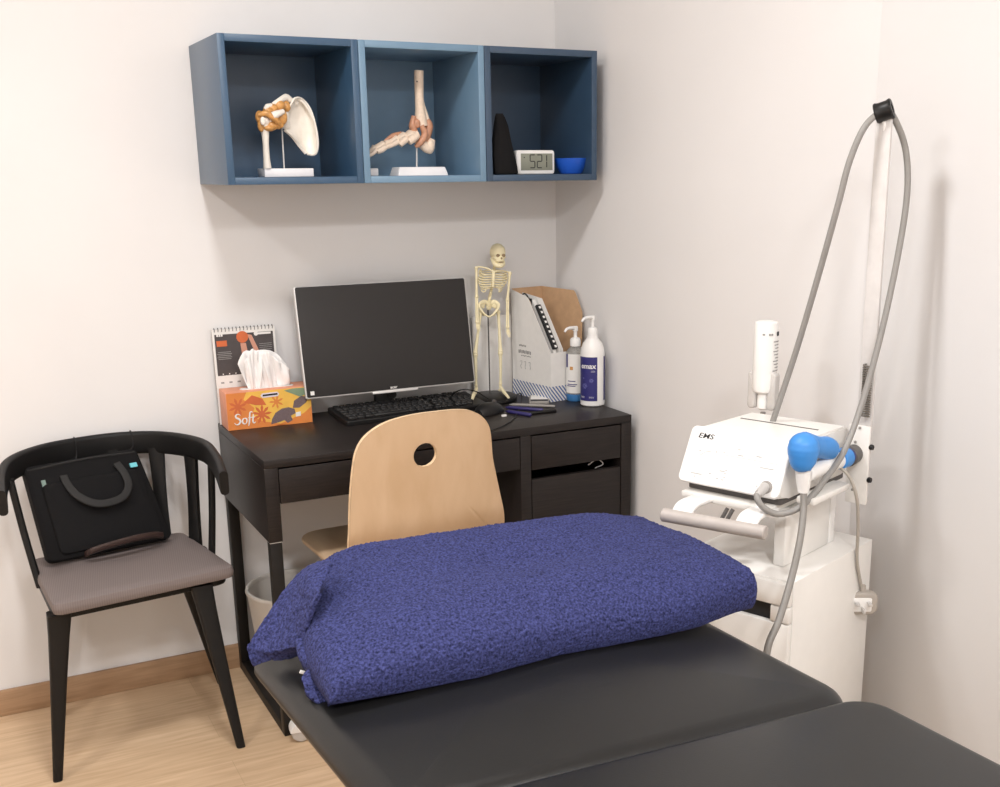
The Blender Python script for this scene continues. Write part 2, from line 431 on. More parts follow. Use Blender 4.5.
g.ell(ps(*c2(345, 385), y=YS-.013), (.010, .006, .012))
obj('ligaments', g, LIGP, t, world=True)
a = ps(368, 178, y=-.16); b = ps(379, 178, y=-.16)
o = obj('white_block', G().box((a.x-.014, -.16, CZ+.01), (b.x-a.x+.045, .04, .02), .003), BASEM)
place(o, (a.x, -.16, CZ)); tag(o, 'small white block at the left end of the pale blue cabinet floor', 'block')

# black pouch, clock, bowl
YC = -.300
g = G(); rs = []
for z, w, d, xo in ((0, .062, .024, 0), (.003, .072, .030, 0), (.02, .073, .034, -.001), (.05, .066, .034, -.004), (.09, .052, .028, -.009), (.13, .038, .02, -.010), (.152, .027, .012, -.013), (.162, .02, .006, -.014)):
    rs.append(g._new([(x+xo+.002*sin(7*a+z*40), y+.002*cos(5*a), z) for a, (x, y) in enumerate(rrect(w, d, d*.45, 5))]))
g.rings(rs); a = at(506, 180, 'y', YC)
o = obj('fabric_pouch', g, BAGM); o.location = (a.x-.001, YC, CZ); tag(o, 'black fabric pouch leaning in the dark blue cabinet left of the clock', 'pouch')
o.rotation_euler = (0, R(-1), R(4))
a = at(515, 176, 'y', -.26); b = at(553, 176, 'y', -.26); cw = b.x-a.x
t = thing('digital_clock', 'white digital clock with grey display beside the blue bowl', 'clock', ((a.x+b.x)/2, -.26, CZ))
Mx = rx(pi/2)
obj('clock_case', G().pad(cw, .066, .022, .008, .004, M=Matrix.Translation((0, .011, .033)) @ Mx), WHITE, t)
obj('display', G().box((.003, -.0114, .034), (cw*.86-.004, .001, .046), .0003), LCD, t)
g = G()
def seg7(g, d, x, z, w, h, th, y):
    S = {'a': (0, h, w, 0), 'b': (w/2, h*.75, 0, h/2), 'c': (w/2, h*.25, 0, h/2), 'd': (0, 0, w, 0), 'e': (-w/2, h*.25, 0, h/2), 'f': (-w/2, h*.75, 0, h/2), 'g': (0, h/2, w, 0)}
    for c in {'5': 'afgcd', '2': 'abged', '1': 'bc'}[d]:
        cx, cz, lw, lh = S[c]; g.box((x+cx, y, z+cz), (max(lw*.92, th), .0004, max(lh*.9, th)))
for d, x in (('5', -.011), ('2', .0115), ('1', .027)): seg7(g, d, x, .018, .0150, .035, .0026, -.0121)
g.box((-.037, -.0121, .046), (.003, .0004, .003))
obj('digits', g, INK, t)
a = at(571, 176, 'y', -.25)
g = G().lathe([(.026, 0), (.031, .001), (.043, .020), (.051, .044), (.0495, .044), (.042, .021), (.028, .004), (.002, .003)], 32)
o = obj('bowl', g, BOWL); o.location = (a.x, -.25, CZ); tag(o, 'small bright blue bowl beside the clock in the dark blue cabinet', 'bowl')

# ------------------------------------------------------------------ desk
DX, DW, DD = -1.1006, 1.07, .5
DR = DX+DW; YB, YF = -.005, -.505
t = thing('desk', 'black brown wooden writing desk with drawers against the back wall', 'desk', ((DX+DR)/2, (YB+YF)/2, 0))
W = dict(world=True)
obj('desk_top', G().span((DX, YF, .728), (DR, YB, .75), .0015), DESK, t, **W)
obj('side_panel', G().span((DX, YF, .536), (DX+.034, YB, .7278), .001), DESK, t, **W)
obj('side_panel', G().span((DR-.034, YF, .16), (DR, YB, .7278), .001), DESK, t, **W)
obj('divider_panel', G().span((-.392, YF, .16), (-.360, YB-.02, .7278), .001), DESK, t, **W)
obj('back_panel', G().span((-.360, YB-.02, .16), (DR-.034, YB-.01, .7278)), DESKIN, t, **W)
obj('back_panel', G().span((DX+.034, YB-.02, .60), (-.392, YB-.008, .7278)), DESK, t, **W)
obj('bottom_panel', G().span((-.360, YF+.004, .16), (DR-.034, YB-.02, .18)), DESK, t, **W)
d = obj('drawer', G().span((DX+.06, YF+.02, .645), (-.42, YF+.40, .72)), DESKIN, t, **W)
obj('drawer_front', G().span((DX+.036, YF+.001, .634), (-.394, YF+.019, .7235), .001), DESK, d, **W)
d = obj('drawer', G().span((-.350, YF+.02, .640), (DR-.045, YF+.40, .71)), DESKIN, t, **W)
obj('drawer_front', G().span((-.357, YF+.001, .6265), (DR-.037, YF+.019, .7235), .001), DESK, d, **W)
d = obj('drawer', G().span((-.350, YF+.02, .20), (DR-.045, YF+.40, .52)), DESKIN, t, **W)
obj('drawer_front', G().span((-.357, YF+.001, .19), (DR-.037, YF+.019, .5985), .001), DESK, d, **W)
for x0 in (DX+.002, DR-.032):
    for y0 in (YF+.002, YB-.034):
        obj('leg', G().span((x0, y0, 0), (x0+.03, y0+.03, .536 if x0 < -.5 else .16), .001), BLKM, t, **W)
    obj('foot_rail', G().span((x0, YF+.032, 0), (x0+.03, YB-.034, .028), .001), BLKM, t, **W)
obj('trim_line', G().span((DX+.001, YF+.0005, .5345), (DX+.0335, YF+.03, .5362)), SILVER, t, **W)
g = G().tube([at(588, 465, 'y', YF+.03), at(597, 459.5, 'y', YF+.03), at(603, 464, 'y', YF+.03), at(595, 468, 'y', YF+.05)], .0016, 6)
o = obj('drawer_cable', g, PAPER); tag(o, 'thin pale cable poking out of the gap below the right desk drawer', 'cable')

# ------------------------------------------------------------------ monitor
ym, ymt = -.15, -.095
TL, TR, BR, BL = at(294.5, 287, 'y', ymt), at(465, 279, 'y', ymt), at(473.5, 383, 'y', ym), at(307, 397, 'y', ym)
cx = (TL.x+TR.x+BL.x+BR.x)/4; mw = ((TR-TL).length+(BR-BL).length)/2; mh = ((TL-BL).length+(TR-BR).length)/2
zb = (BL.z+BR.z)/2; tilt = math.atan2(ymt-ym, ((TL+TR)/2-(BL+BR)/2).z)
t = thing('monitor', 'black flat computer monitor with silver edge, switched off on the desk', 'monitor', (cx, ym+.03, .75))
Mm = Matrix.Translation((0, -.03, zb-.75)) @ rx(-tilt)
obj('monitor_back', G().pad(mw-.03, mh-.02, .03, .006, .004, M=Mm @ Matrix.Translation((0, .040, mh/2)) @ rx(pi/2)), BLK, t)
obj('silver_rim', G().pad(mw+.006, mh+.005, .012, .006, .002, M=Mm @ Matrix.Translation((0, .0125, mh/2)) @ rx(pi/2)), SILVER, t)
sc = obj('screen', G().pad(mw-.001, mh-.001, .004, .005, .0015, M=Mm @ Matrix.Translation((0, .002, mh/2+.001)) @ rx(pi/2)), SCREEN, t)
obj('logo', G().text('acer', .012, Mm @ Matrix.Translation((0, -.0026, .004)) @ rx(pi/2), align='CENTER', bold=.0004), SILVER, sc)
obj('sticker', G().box((-mw/2+.016, -.0024, .013), (.011, .0006, .011), 0, Mm), PAPER, sc)
obj('chin_strip', G().box((.005, .004, -.004), (.14, .012, .007), .001, Mm), SILVER, t)
g = G().box((-.012, .03, .035), (.055, .022, .12), .006); g.box((-.012, .032, .1), (.075, .03, .05), .008)
obj('stand_neck', g, BLK, t)
obj('cable_hole', G().lathe([(.006, 0), (.012, 0), (.012, .006), (.006, .006)], 20, Matrix.Translation((.012, .019, .05)) @ rx(pi/2)), BLK, t)
obj('stand_base', G().lathe([(.085, 0), (.088, .004), (.08, .009), (.02, .012)], 36, Matrix.Translation((-.012, .03, 0)), sy=.62), BLK, t)

# keyboard
kl = at(345, 424, 'z', .758); ang = R(3.5)
t = thing('keyboard', 'black computer keyboard on the desk in front of the monitor', 'keyboard', (kl.x+.225, kl.y+.088, .75), ang)
Mk = Matrix.Translation((0, 0, .004)) @ rx(R(5.5))
obj('keyboard_case', G().pad(.45, .152, .018, .008, .004, M=Mk), BLK, t)
KEY = mat('keycap_black', (40, 39, 39), .55)
for r in range(6):
    y = .058-r*.0215-(.004 if r else 0); x = -.212
    ws = [.0165]*20 if r < 5 else [.0225, .0225, .0225, .105, .0225, .0225, .0225]+[.0165]*6
    if r == 2: ws[0] = .024
    for i, w in enumerate(ws):
        if x+w > .215: break
        obj('key', G().box((x+w/2, y, .0205), (w, .0165, .006), .0015, Mk, seg=1), KEY, t)
        x += w+.0031+(.008 if (r < 5 and i in (13, 16)) or (r == 5 and i in (6, 9)) else 0)

# mouse with cable
mc = at(489, 410, 'z', .76)
t = thing('mouse', 'black computer mouse beside the keyboard', 'mouse', (mc.x, mc.y, .75), R(-62))
g = G(); rs = []
for i in range(9):
    yy = -.052+.104*i/8; k = math.sqrt(max(0, 1-((i-4)/4.25)**2)); w = .031*k**.6; hh = .034*(k**.7)*(1.05-.25*(i/8))
    rs.append(g._new([(w*cos(a), yy, .002+max(0, hh*sin(a))) for a in [pi*j/14 for j in range(15)]]+[(0, yy, .001)]))
g.rings(rs); obj('mouse_shell', g, BLK, t)
obj('scroll_wheel', G().cyl((-.004, .026, .030), (.004, .026, .030), .007, n=16), DGREY, t)
g = G().tube([at(505, 402, 'z', .765), at(515, 396, 'z', .775), at(521, 393.5, 'z', .77), at(521, 403, 'z', .753), at(515, 417, 'z', .753), at(503, 426, 'z', .753), at(488, 431, 'z', .753), at(470, 433, 'z', .753)], .0019, 8)
obj('mouse_cord', g, BLK, t, **W)
g = G().tube([at(450, 399, 'z', .765), at(455, 392.5, 'z', .79), at(464, 389.5, 'z', .80), at(476, 391.5, 'z', .79), at(487, 398, 'z', .775), at(496, 402, 'z', .755)], .0018, 8)
o = obj('keyboard_cable', g, BLK); tag(o, 'thin black cable arching from the keyboard to the skeleton base', 'cable')

# pens and small things right of the mouse
def pen(p, q, z, m, label, r=.0048, clip=SILVER):
    p = at(*p, 'z', z); q = at(*q, 'z', z); d = (q-p).normalized(); n = (q-p).length
    t = thing('pen', label, 'pen', p-V((0, 0, r)), 0, 'pens by the mouse')
    g = G().lathe([(.0012, -.012), (r*.55, -.006), (r, 0), (r, n*.97), (r*.7, n)], 12, Matrix.Translation(p) @ axis_to(d)); obj('barrel', g, m, t, **W)
    g = G().box((r+.0008, 0, n*.84), (.0012, .0026, n*.26), .0003, Matrix.Translation(p) @ axis_to(d)); obj('clip', g, clip, t, **W)
pen((509, 407.5), (543, 410), .755, PURPLE, 'purple pen on the desk, nearer the paper box', .0055)
pen((509, 411.5), (531, 415), .755, PURPLE, 'shorter purple pen on the desk right beside the mouse', .0055)
pen((513, 404.6), (555, 406.2), .7545, GREYP, 'slim grey pen on the desk in front of the grey calculator', .0042, BLK)
pen((531, 413.2), (556, 410.6), .754, BLK, 'black pen at the right end of the group of pens', .005, BLK)
a, b, c, d = (at(524, 399, 'z', .752), at(540, 396.5, 'z', .752), at(552, 401.5, 'z', .752), at(541, 405.5, 'z', .752))
cc = (a+b+c+d)/4
t = thing('calculator', 'pale grey calculator lying on the desk by the white paper file', 'calculator', (cc.x, cc.y, .75), R(-28))
obj('calculator_case', G().pad(.062, .105, .010, .006, .003), GREYP, t)
obj('keypad', G().box((0, .012, .0104), (.052, .06, .001), .0003), PAPER, t); obj('display', G().box((0, -.035, .0104), (.052, .022, .001), .0003), BLK, t)
a = at(504, 415.8, 'z', .753); o = obj('usb_dongle', G().box((a.x, a.y, .7535), (.014, .008, .006), .001), PAPER); place(o, (a.x, a.y, .75)); tag(o, 'tiny white plug lying in front of the black mouse', 'plug')

# ------------------------------------------------------------------ skeleton
YK = -.10
def sk(x, y, dy=0.): return at(x, y, 'y', YK+dy)
bx = at(492, 395, 'z', .765)
t = thing('skeleton_model', 'small ivory model of a human skeleton on a round black base', 'skeleton model', (bx.x, YK, .75))
obj('stand_base', G().lathe([(.072, 0), (.075, .004), (.074, .012), (.066, .018), (.012, .02)], 40, Matrix.Translation((0, -.008, 0))), BLK, t)
p = sk(488, 310, .012); obj('stand_pole', G().cyl(V((p.x, p.y, .768)), p, .0022, n=10), DGREY, t, **W)
c = sk(497.6, 252.2); SQ = 1.42
def q3(x, y, z): return c+V((x, y, z))*SQ
g = G(); g.ell(c, (.0165*SQ, .0195*SQ, .0185*SQ)); g.ell(q3(-.002, -.008, -.012), (.0125*SQ, .013*SQ, .013*SQ)); g.ell(q3(-.003, -.018, -.016), (.009*SQ, .004*SQ, .004*SQ))
g.ell(q3(-.0115, -.013, -.011), (.0045*SQ, .004*SQ, .003*SQ)); g.ell(q3(.0075, -.014, -.010), (.0045*SQ, .004*SQ, .003*SQ))
sku = obj('skull', g, BONE, t, **W)
g = G().ell(q3(-.0072, -.0172, -.0058), (.0042*SQ, .003*SQ, .0036*SQ)); g.ell(q3(.0048, -.0182, -.0058), (.0042*SQ, .003*SQ, .0036*SQ)); g.ell(q3(-.0012, -.0205, -.0115), (.0018*SQ, .002*SQ, .0026*SQ)); g.ell(q3(-.003, -.0215, -.0195), (.0065*SQ, .0015*SQ, .0011*SQ))
obj('eye_sockets', g, mat('socket_shade', (150, 128, 96), .7), sku, **W)  # tan lumps paint the shade of the eye, nose and mouth hollows
g = G().tube([q3(-.0135, 0, -.012), q3(-.0125, -.011, -.0235), q3(-.004, -.018, -.027), q3(.0065, -.013, -.0235), q3(.009, 0, -.012)], [.0038*SQ, .0045*SQ, .0052*SQ, .0045*SQ, .0038*SQ], 10)
g.box(q3(-.003, -.019, -.0205), (.012*SQ, .003*SQ, .005*SQ), .001)
obj('jaw', g, BONE, sku, **W)
neck = sk(494, 268); stn = sk(493.6, 273); ste = sk(493.5, 286)
spine = [sk(495.5, 262, .006), sk(494, 270, .01), sk(493, 280, .018), sk(491, 291, .014), sk(489.5, 299, .008), sk(489, 306, .012)]
g = G().tube(spine, .0036, 8)
sp = smoothpath(spine, 5)
for p in sp[::1]: g.ell(p, (.006, .0055, .003), n=8, m=6)
obj('spine', g, BONE, t, **W)
g = G()
for k in range(8):
    f = k/7; yy = 271.0+k*2.45; c0 = (494-k*.3); wl = 10.5+4.6*sin(pi*min(1, f*.9+.18)); wr = wl*.93
    a0 = sk(c0, yy-1, .02)
    for s_, w in ((-1, wl), (1, wr)):
        end = sk(493.6+s_*(0.8+max(0, f-.62)*15), min(yy+3.6, 289)-max(0, f-.62)*3, -.022+.01*f)
        g.tube([a0, sk(c0+s_*w*.55, yy-.6, .024), sk(c0+s_*w, yy+1.6, .004), sk(c0+s_*w*.72, yy+3.8, -.016), end], .0019, 6, k=5)
obj('rib_cage', g, BONE, t, **W)
g = G().tube([sk(493.7, 271.5, -.018), sk(493.5, 278, -.024), sk(493.3, 287, -.022)], [.005, .0042, .0034], 8, flat=.5); obj('sternum', g, BONE, t, **W)
for e_ in (sk(477.5, 266.6, 0), sk(508, 272, 0)):
    obj('collarbone', G().tube([sk(493.7, 271.6, -.018), (sk(493.7, 270, -.014)+e_)/2+V((0, -.004, .001)), e_], .0026, 8), BONE, t, **W)
for (px, py) in ((480.5, 273), (505, 276.5)):
    obj('shoulder_blade', G().ellr(sk(px, py, .024), (.0075, .0018, .012), rz(.2)), BONE, t, **W)
def bone(name, a, b, r0, rm, r1):
    r0, rm, r1 = r0*1.25, rm*1.5, r1*1.25; m = (a+b)/2; g = G().tube([a, a+(b-a)*.15, m, b-(b-a)*.15, b], [r0, r0*.75, rm, r1*.75, r1], 10); g.ell(a, [r0*1.15]*3, n=10, m=8); g.ell(b, [r1*1.1]*3, n=10, m=8)
    return obj(name, g, BONE, t, **W)
for sh, el, wr, hd, dx in (((476.4, 268), (476.6, 296.5), (477.2, 322), (479, 330), -1), ((509.8, 273.3), (507.5, 299.6), (507.6, 327), (509.2, 336), 1)):
    S_, E_, W_, H_ = sk(*sh), sk(*el), sk(*wr, -.012), sk(*hd, -.02)
    bone('upper_arm', S_, E_, .0042, .0023, .0042)
    bone('forearm', E_+V((.0025, 0, -.002)), W_+V((.003, 0, 0)), .0026, .0017, .0026); bone('forearm', E_+V((-.0025, 0, -.002)), W_+V((-.003, 0, 0)), .0026, .0017, .0026)
    g = G().ell(W_+V((0, 0, -.003)), (.005, .003, .004), n=8, m=6); dv = (H_-W_)
    for j in range(5):
        o_ = (j-2)*.0022; st = W_+V((o_*.7, 0, -.004)); ln = (.8, 1, 1.08, 1, .7)[j]
        g.tube([st, st+dv*.5*ln+V((o_*.5, 0, 0)), st+dv*.95*ln+V((o_*.7, -.002, 0))], [.0013, .0012, .0009], 6, k=3)
    obj('hand', g, BONE, t, **W)
g = G()
for s_, hx in ((-1, 482), (1, 498.5)):
    g.tube([sk(489, 304, .012), sk(489+s_*5, 302, .008), sk(489+s_*9.4, 304.5, -.004), sk(489+s_*8.5, 309, -.01), sk(489+s_*4, 314.5, -.016), sk(489.3, 317, -.018)], [.006, .0075, .006, .006, .0045, .0045], 10, flat=.6)
    g.tube([sk(489+s_*8, 309, -.006), sk(489+s_*5.5, 315, .0), sk(489+s_*4.2, 315, -.014)], .0026, 8)
g.ell(sk(489, 306, .014), (.010, .005, .013))
for s_ in (-1, 1): g.ellr(sk(489+s_*6.2, 304.5, .006), (.0115, .0035, .0125), rz(-s_*.5) @ ry(s_*.35))
obj('pelvis', g, BONE, t, **W)
for hp, kn, an, toe in (((481, 311), (475.3, 352.5), (476, 385), (472.4, 399)), ((498.3, 312), (500.4, 351), (500.5, 383.5), (508.5, 397.5))):
    H_, K_, A_ = sk(*hp), sk(*kn, -.004), sk(*an, -.002)
    bone('thigh_bone', H_, K_, .0048, .0028, .0056); bone('shin_bone', K_+V((0, 0, -.007)), A_, .0056, .0026, .004)
    bone('calf_bone', K_+V((.005, .003, -.012)), A_+V((.0035, .002, .002)), .0022, .0014, .002)
    obj('kneecap', G().ell(K_+V((0, -.006, 0)), (.0032, .002, .0034), n=8, m=6), BONE, t, **W)
    T_ = at(*toe, 'z', .7735); hl = V((A_.x, A_.y+.006, .777))
    g = G().ell(hl, (.005, .007, .005), n=10, m=8)
    g.tube([A_, A_*.5+hl*.5+V((0, -.004, 0)), (hl+T_)/2+V((0, 0, .005)), T_], [.004, .0055, .006, .0042], 10, flat=.8)
    obj('foot', g, BONE, t, **W)

# ------------------------------------------------------------------ paper files and documents
bo = at(476, 389, 'y', -.012); 
g = G().box((-.243, -.0215, .75+.125), (.135, .006, .25), .001, None)
o = obj('white_folder', g, PAPER); place(o, (-.243, -.0215, .75)); tag(o, 'plain white folder standing against the wall behind the skeleton', 'folder')

HA = R(10)
t = thing('magazine_file', 'white card magazine file with blue striped foot and brown inside', 'magazine file', (-.180, -.036, .75), HA)
prof = [(0, 0), (.195, 0), (.195, .152), (.088, .304), (.078, .311), (0, .329)]
Wd = .118
def yz(poly, x, th):   # polygon in (depth, z) as a slab at local x
    M = Matrix(((0, 0, 1, x), (-1, 0, 0, 0), (0, 1, 0, 0), (0, 0, 0, 1)))
    return G().prism(poly, th, M)
obj('side_panel', yz(prof, 0, .0016), PAPER, t)
obj('inner_lining', yz([(a+.001 if a < .1 else a-.003, b-.001) for a, b in prof], .0017, .0008), KRAFT, t)
obj('front_panel', G().span((.0018, -.195, 0), (Wd-.002, -.1932, .150)), PAPER, t)
obj('back_panel', G().span((.002, -.002, 0), (Wd, 0, .331)), KRAFT, t)
fl = at(575.5, 290.5, 'x', -.016); fl2 = at(582, 312, 'x', -.014)
Mi = XF[t.name].inverted()
P0, P1 = V((Wd, -.001, 0)), V((Wd, -.001, .331)); P2, P3 = Mi @ fl, Mi @ fl2; P4, P5 = V((Wd+.004, -.195, .152)), V((Wd, -.195, 0))
g = G(); vs = []
rc = smoothpath([P1*.06+P2*.94, P2+(P3-P2)*.16+V((0, .004, -.001)), P3], 4)
loop = [P0, P1]+rc+[P4, P5]
a = g._new(loop); b = g._new([p+V((.0018, 0, 0)) for p in loop]); g.rings([a, b])
obj('side_panel', g, KRAFT, t)
band = obj('striped_band', yz([(0, 0), (.195, 0), (.195, .047), (0, .047)], -.0006, .0006), STRIPE, t)
obj('striped_band', G().span((.0005, -.1957, 0), (Wd-.002, -.1951, .047)), STRIPE, t)
g = G()
for (d0, z0, n_, hh) in ((.04, .158, 5, .005), (.037, .139, 9, .010), (.05, .127, 7, .003)):
    for i in range(n_): g.box((-.0004, -(d0+i*.0072), z0+(.0012 if i % 2 else 0)), (.0006, .0045 if (i*7+n_) % 3 else .0062, hh))
for j, dd in enumerate((.046, .066, .089)):
    g.tube([(-.0004, -(dd-.005), .108), (-.0004, -(dd+.004), .110), (-.0004, -(dd+.003), .1), (-.0004, -(dd-.003+.004*j), .094), (-.0004, -(dd+.003), .086)], .0007, 5)
obj('printed_text', g, INKG, t)
# contents
def doc(x, th, d0, drop, m, name, label, cat):
    poly = [(.012, .002), (.188, .002), (.188, .150-drop), (.086, .296-drop), (.012, .304-drop)]
    poly = [(min(a+d0, .19), b) for a, b in poly]
    o = thing(name, label, cat, XF[t.name] @ V((x, -.1, .0015)), HA)
    M = XF[t.name] @ Matrix(((0, 0, 1, x), (-1, 0, 0, 0), (0, 1, 0, .0005), (0, 0, 0, 1)))
    return o, M, poly
o, M, poly = doc(.006, .004, -.008, -.012, PAPER, 'clipboard', 'clipboard with black clip in the white magazine file', 'clipboard')
obj('board', G().prism(poly, .003, M), GREYP, o, **W)
g = G().span((.03, .280, -.002), (.085, .305, .011), .002, M); g.tube([M @ V((.03, .305, .004)), M @ V((.055, .318, .005)), M @ V((.08, .303, .004))], .0022, 8)
obj('clip', g, BLK, o, **W)
o, M, poly = doc(.0175, .004, -.002, -.004, PAPER, 'bound_booklet', 'booklet with black comb binding in the white magazine file', 'booklet')
obj('pages', G().prism(poly, .012, M), PAPER, o, **W)
e0, e1 = V((.100, .284, .006)), V((.186, .158, .006)); dv = (e1-e0).normalized(); nv = V((dv.y*-1, dv.x, 0)); nv = nv if nv.y > 0 else -nv
ca = math.atan2(dv.y, dv.x); Mc = M @ Matrix.Translation((e0+e1)/2+nv*.004) @ rz(ca)
L_ = (e1-e0).length; obj('comb_binding', G().box((0, 0, 0), (L_, .011, .018), .003, Mc), INK, o, **W)
for i in range(9):
    obj('comb_slot', G().box((-L_/2+.011+i*(L_-.018)/8, .0048, .0005), (.0075, .002, .008), 0, Mc), PAPER, o, **W)
o, M, poly = doc(.036, .02, -.004, -.012, PAPER, 'paper_stack', 'stack of white sheets beside the comb bound booklet', 'papers')
for i in range(4): obj('sheet', G().prism([(a, b-.002*i) for a, b in poly], .0035, M @ Matrix.Translation((0, 0, i*.006))), PAPER, o, **W)

# ------------------------------------------------------------------ pump bottles
def pump(t, z, r, spout, m=WHITE, L=.045):
    obj('pump_collar', G().lathe([(r, z), (r, z+.018), (r*.8, z+.024), (r*.5, z+.026)], 20), m, t)
    g = G().lathe([(r*.34, z+.02), (r*.34, z+.045), (r*.5, z+.046), (r*.5, z+.056), (r*.4, z+.06)], 16)
    d = V((cos(spout), sin(spout), 0)); g.tube([V((0, 0, z+.054)), d*.02+V((0, 0, z+.056)), d*L*.8+V((0, 0, z+.054)), d*L+V((0, 0, z+.046))], [.006, .0052, .004, .003], 10, flat=1.2)
    obj('pump_head', g, m, t)
bcen = at(592.5, 405, 'z', .75); bcen = V((bcen.x, -.325, .75))
bcen.x = at(592.5, 385, 'y', -.325).x
t = thing('pump_bottle', 'large white pump bottle with navy label at the desk corner', 'bottle', bcen, 0, 'pump bottles on the desk')
br_ = .0365
obj('bottle_body', G().lathe([(br_-.005, 0), (br_, .004), (br_, .158), (br_-.002, .172), (br_-.008, .188), (br_-.017, .199), (.0165, .204), (.0165, .209)], 40), WHITE, t)
def arc(r, a0, a1, z0, z1, n=20, th=.0005):
    g = G(); return g.sheet([[((r+th)*cos(a0+(a1-a0)*i/n), (r+th)*sin(a0+(a1-a0)*i/n), z) for z in (z0, z1)] for i in range(n+1)], -th*.8)
A0 = R(-196); A1 = R(-98)
lb = obj('label', arc(br_, A0, A1, .018, .150), NAVY, t)
obj('label', arc(br_, R(-58), R(0), .018, .150), NAVY, t, label='navy label on the far side')
def onc(r, a0, z0): return lambda co: V(((r+.0009+co.z)*cos(a0+co.x/r), (r+.0009+co.z)*sin(a0+co.x/r), z0+co.y))
obj('lettering', G().text('emax', .022, None, fn=onc(br_, A0+.26, .116), bold=.0004, shear=.1), WHITE, lb)
g = G()
for a_, z_, n_ in ((1.2, .106, 6), (.25, .028, 7), (1.05, .028, 7)):
    for k in range(n_): g.text('|', .006, None, fn=onc(br_, A0+a_+k*.055, z_))
obj('lettering', g, WHITE, lb)
g = G()
for (a, z, rr) in ((.55, .06, .0105), (1.15, .078, .008), (.5, .085, .004)):
    for q in range(6):
        g.text('o', rr*1.2, None, fn=lambda co, q=q, a=a, z=z, rr=rr: onc(br_, A0+a+rr*.5*cos(q)/br_, z+rr*.5*sin(q))(co), depth=.0002)
obj('printed_leaves', g, mat('print_lilac', (120, 122, 180), .6), lb)
pump(t, .209, .0155, R(-165))
scen = V((at(575.5, 385, 'y', -.235).x, -.235, .75))
t = thing('pump_bottle', 'smaller white pump bottle with blue foot, behind the large one', 'bottle', scen, 0, 'pump bottles on the desk')
r2 = .028
obj('bottle_body', G().lathe([(r2, .022), (r2, .15), (r2-.003, .156), (.019, .162), (.013, .168)], 32), TRANSL, t)
obj('bottle_label', arc(r2, R(-200), R(0), .026, .146, 30), PAPER, t)
obj('bottle_foot', G().lathe([(r2-.003, 0), (r2, .004), (r2, .022)], 32), mat('bottle_blue', (70, 130, 190), .4), t)
g = G()
for z, a_, b_ in ((.052, R(-175), R(-110)), (.047, R(-178), R(-120)), (.062, R(-170), R(-120))): 
    gg = arc(r2+.0007, a_, b_, z, z+.0025); me = bpy.data.meshes.new('tmp'); gg.bm.to_mesh(me); g.bm.from_mesh(me); bpy.data.meshes.remove(me)
obj('printed_lines', g, NAVY, t)
obj('printed_emblem', arc(r2+.0007, R(-155), R(-135), .098, .108), LIGA, t)
obj('label_edge', arc(r2+.0007, R(-190), R(-172), .105, .146), NAVY, t)
pump(t, .168, .0165, R(-170), WHITE, .042)

# ------------------------------------------------------------------ tissue box + calendar
tw, td, th_ = .236, .088, .104
t = thing('tissue_box', 'orange and yellow tissue box with leaf print on the desk corner', 'tissue box', (-1.097+tw/2, -.082, .75), R(-1.5))
obj('carton', G().box((0, 0, th_/2), (tw, td, th_), .001), OR3, t)
Mf = Matrix.Translation((-tw/2, -td/2-.0002, 0)) @ rx(pi/2)
def flat(poly, h, k=1): return G().prism([(x*tw, y*th_) for x, y in poly], h, Mf)
obj('print_field', flat([(.005, .005), (.995, .005), (.995, .99), (.005, .99)], .0004), OR2, t)
obj('print_field', flat([(.005, .005), (.7, .005), (.42, .16), (.28, .32), (.32, .55), (.2, .8), (.24, .99), (.005, .99)], .0006), OR1, t, label='deep orange printed area on the left')
obj('print_field', flat([(.55, .005), (.995, .005), (.995, .45), (.9, .28), (.75, .16)], .0006), OR1, t, label='orange printed area at the lower right')
def leaf(cx, cy, rad, n_, a0, m, h, spread=2*pi, w=.24):
    poly = []
    for i in range(n_):
        a = a0+spread*i/n_; 
        for da, q in ((-w*1.25, .34), (-w*.8, .72), (0, 1.), (w*.8, .72), (w*1.25, .34)):
            poly.append((cx+rad*q*cos(a+da)*th_/tw, cy+rad*q*sin(a+da)))
    obj('printed_leaf', flat(poly, h), m, t)
leaf(.4, .36, .27, 9, .1, OR4, .0009); leaf(.58, .66, .2, 7, .4, OR1, .0009); leaf(.13, .62, .25, 8, .3, OR4, .0009)
obj('printed_leaf', flat([(.2, .72), (.3, .9), (.42, .78), (.46, .6), (.34, .62)], .001), OR4, t)
obj('printed_leaf', flat([(.50, .06), (.515, .2), (.56, .36), (.64, .46), (.72, .48), (.79, .42), (.80, .3), (.74, .24), (.76, .12), (.70, .05), (.66, .14), (.6, .1)], .0011), LEAFD, t, label='dark striped printed leaf')
obj('printed_leaf', flat([(.77, .45), (.79, .64), (.88, .76), (.97, .7), (.93, .56), (.85, .44)], .0011), LEAFD, t, label='dark striped printed leaf')
obj('printed_leaf', flat([(.68, .94), (.78, .98), (.94, .97), (.95, .8), (.86, .74), (.79, .82)], .001), LEAFG, t, label='sage green printed leaf')
obj('printed_badge', flat([(.40, .86), (.42, .92), (.6, .93), (.62, .87), (.6, .81), (.42, .8)], .0012), mat('badge_pale', (226, 216, 224), .6), t)
obj('printed_badge', flat([(.425, .885), (.6, .9), (.6, .85), (.425, .84)], .0014), INK, t)
obj('printed_badge', flat([(.80, .2), (.86, .215), (.86, .33), (.80, .315)], .0014), PAPER, t)
g = G()
def stroke(pts, r): g.tube([Mf @ V((.018+x*.0155, .014+y*.0155, .0012)) for x, y in pts], r, 8, k=6, flat=.5)
stroke([(1.15, 1.72), (.72, 1.95), (.32, 1.72), (.40, 1.32), (.88, 1.0), (1.05, .55), (.72, .12), (.28, .10), (.02, .42)], [.0008, .0012, .0022, .0026, .0028, .0026, .0022, .0012, .0010])
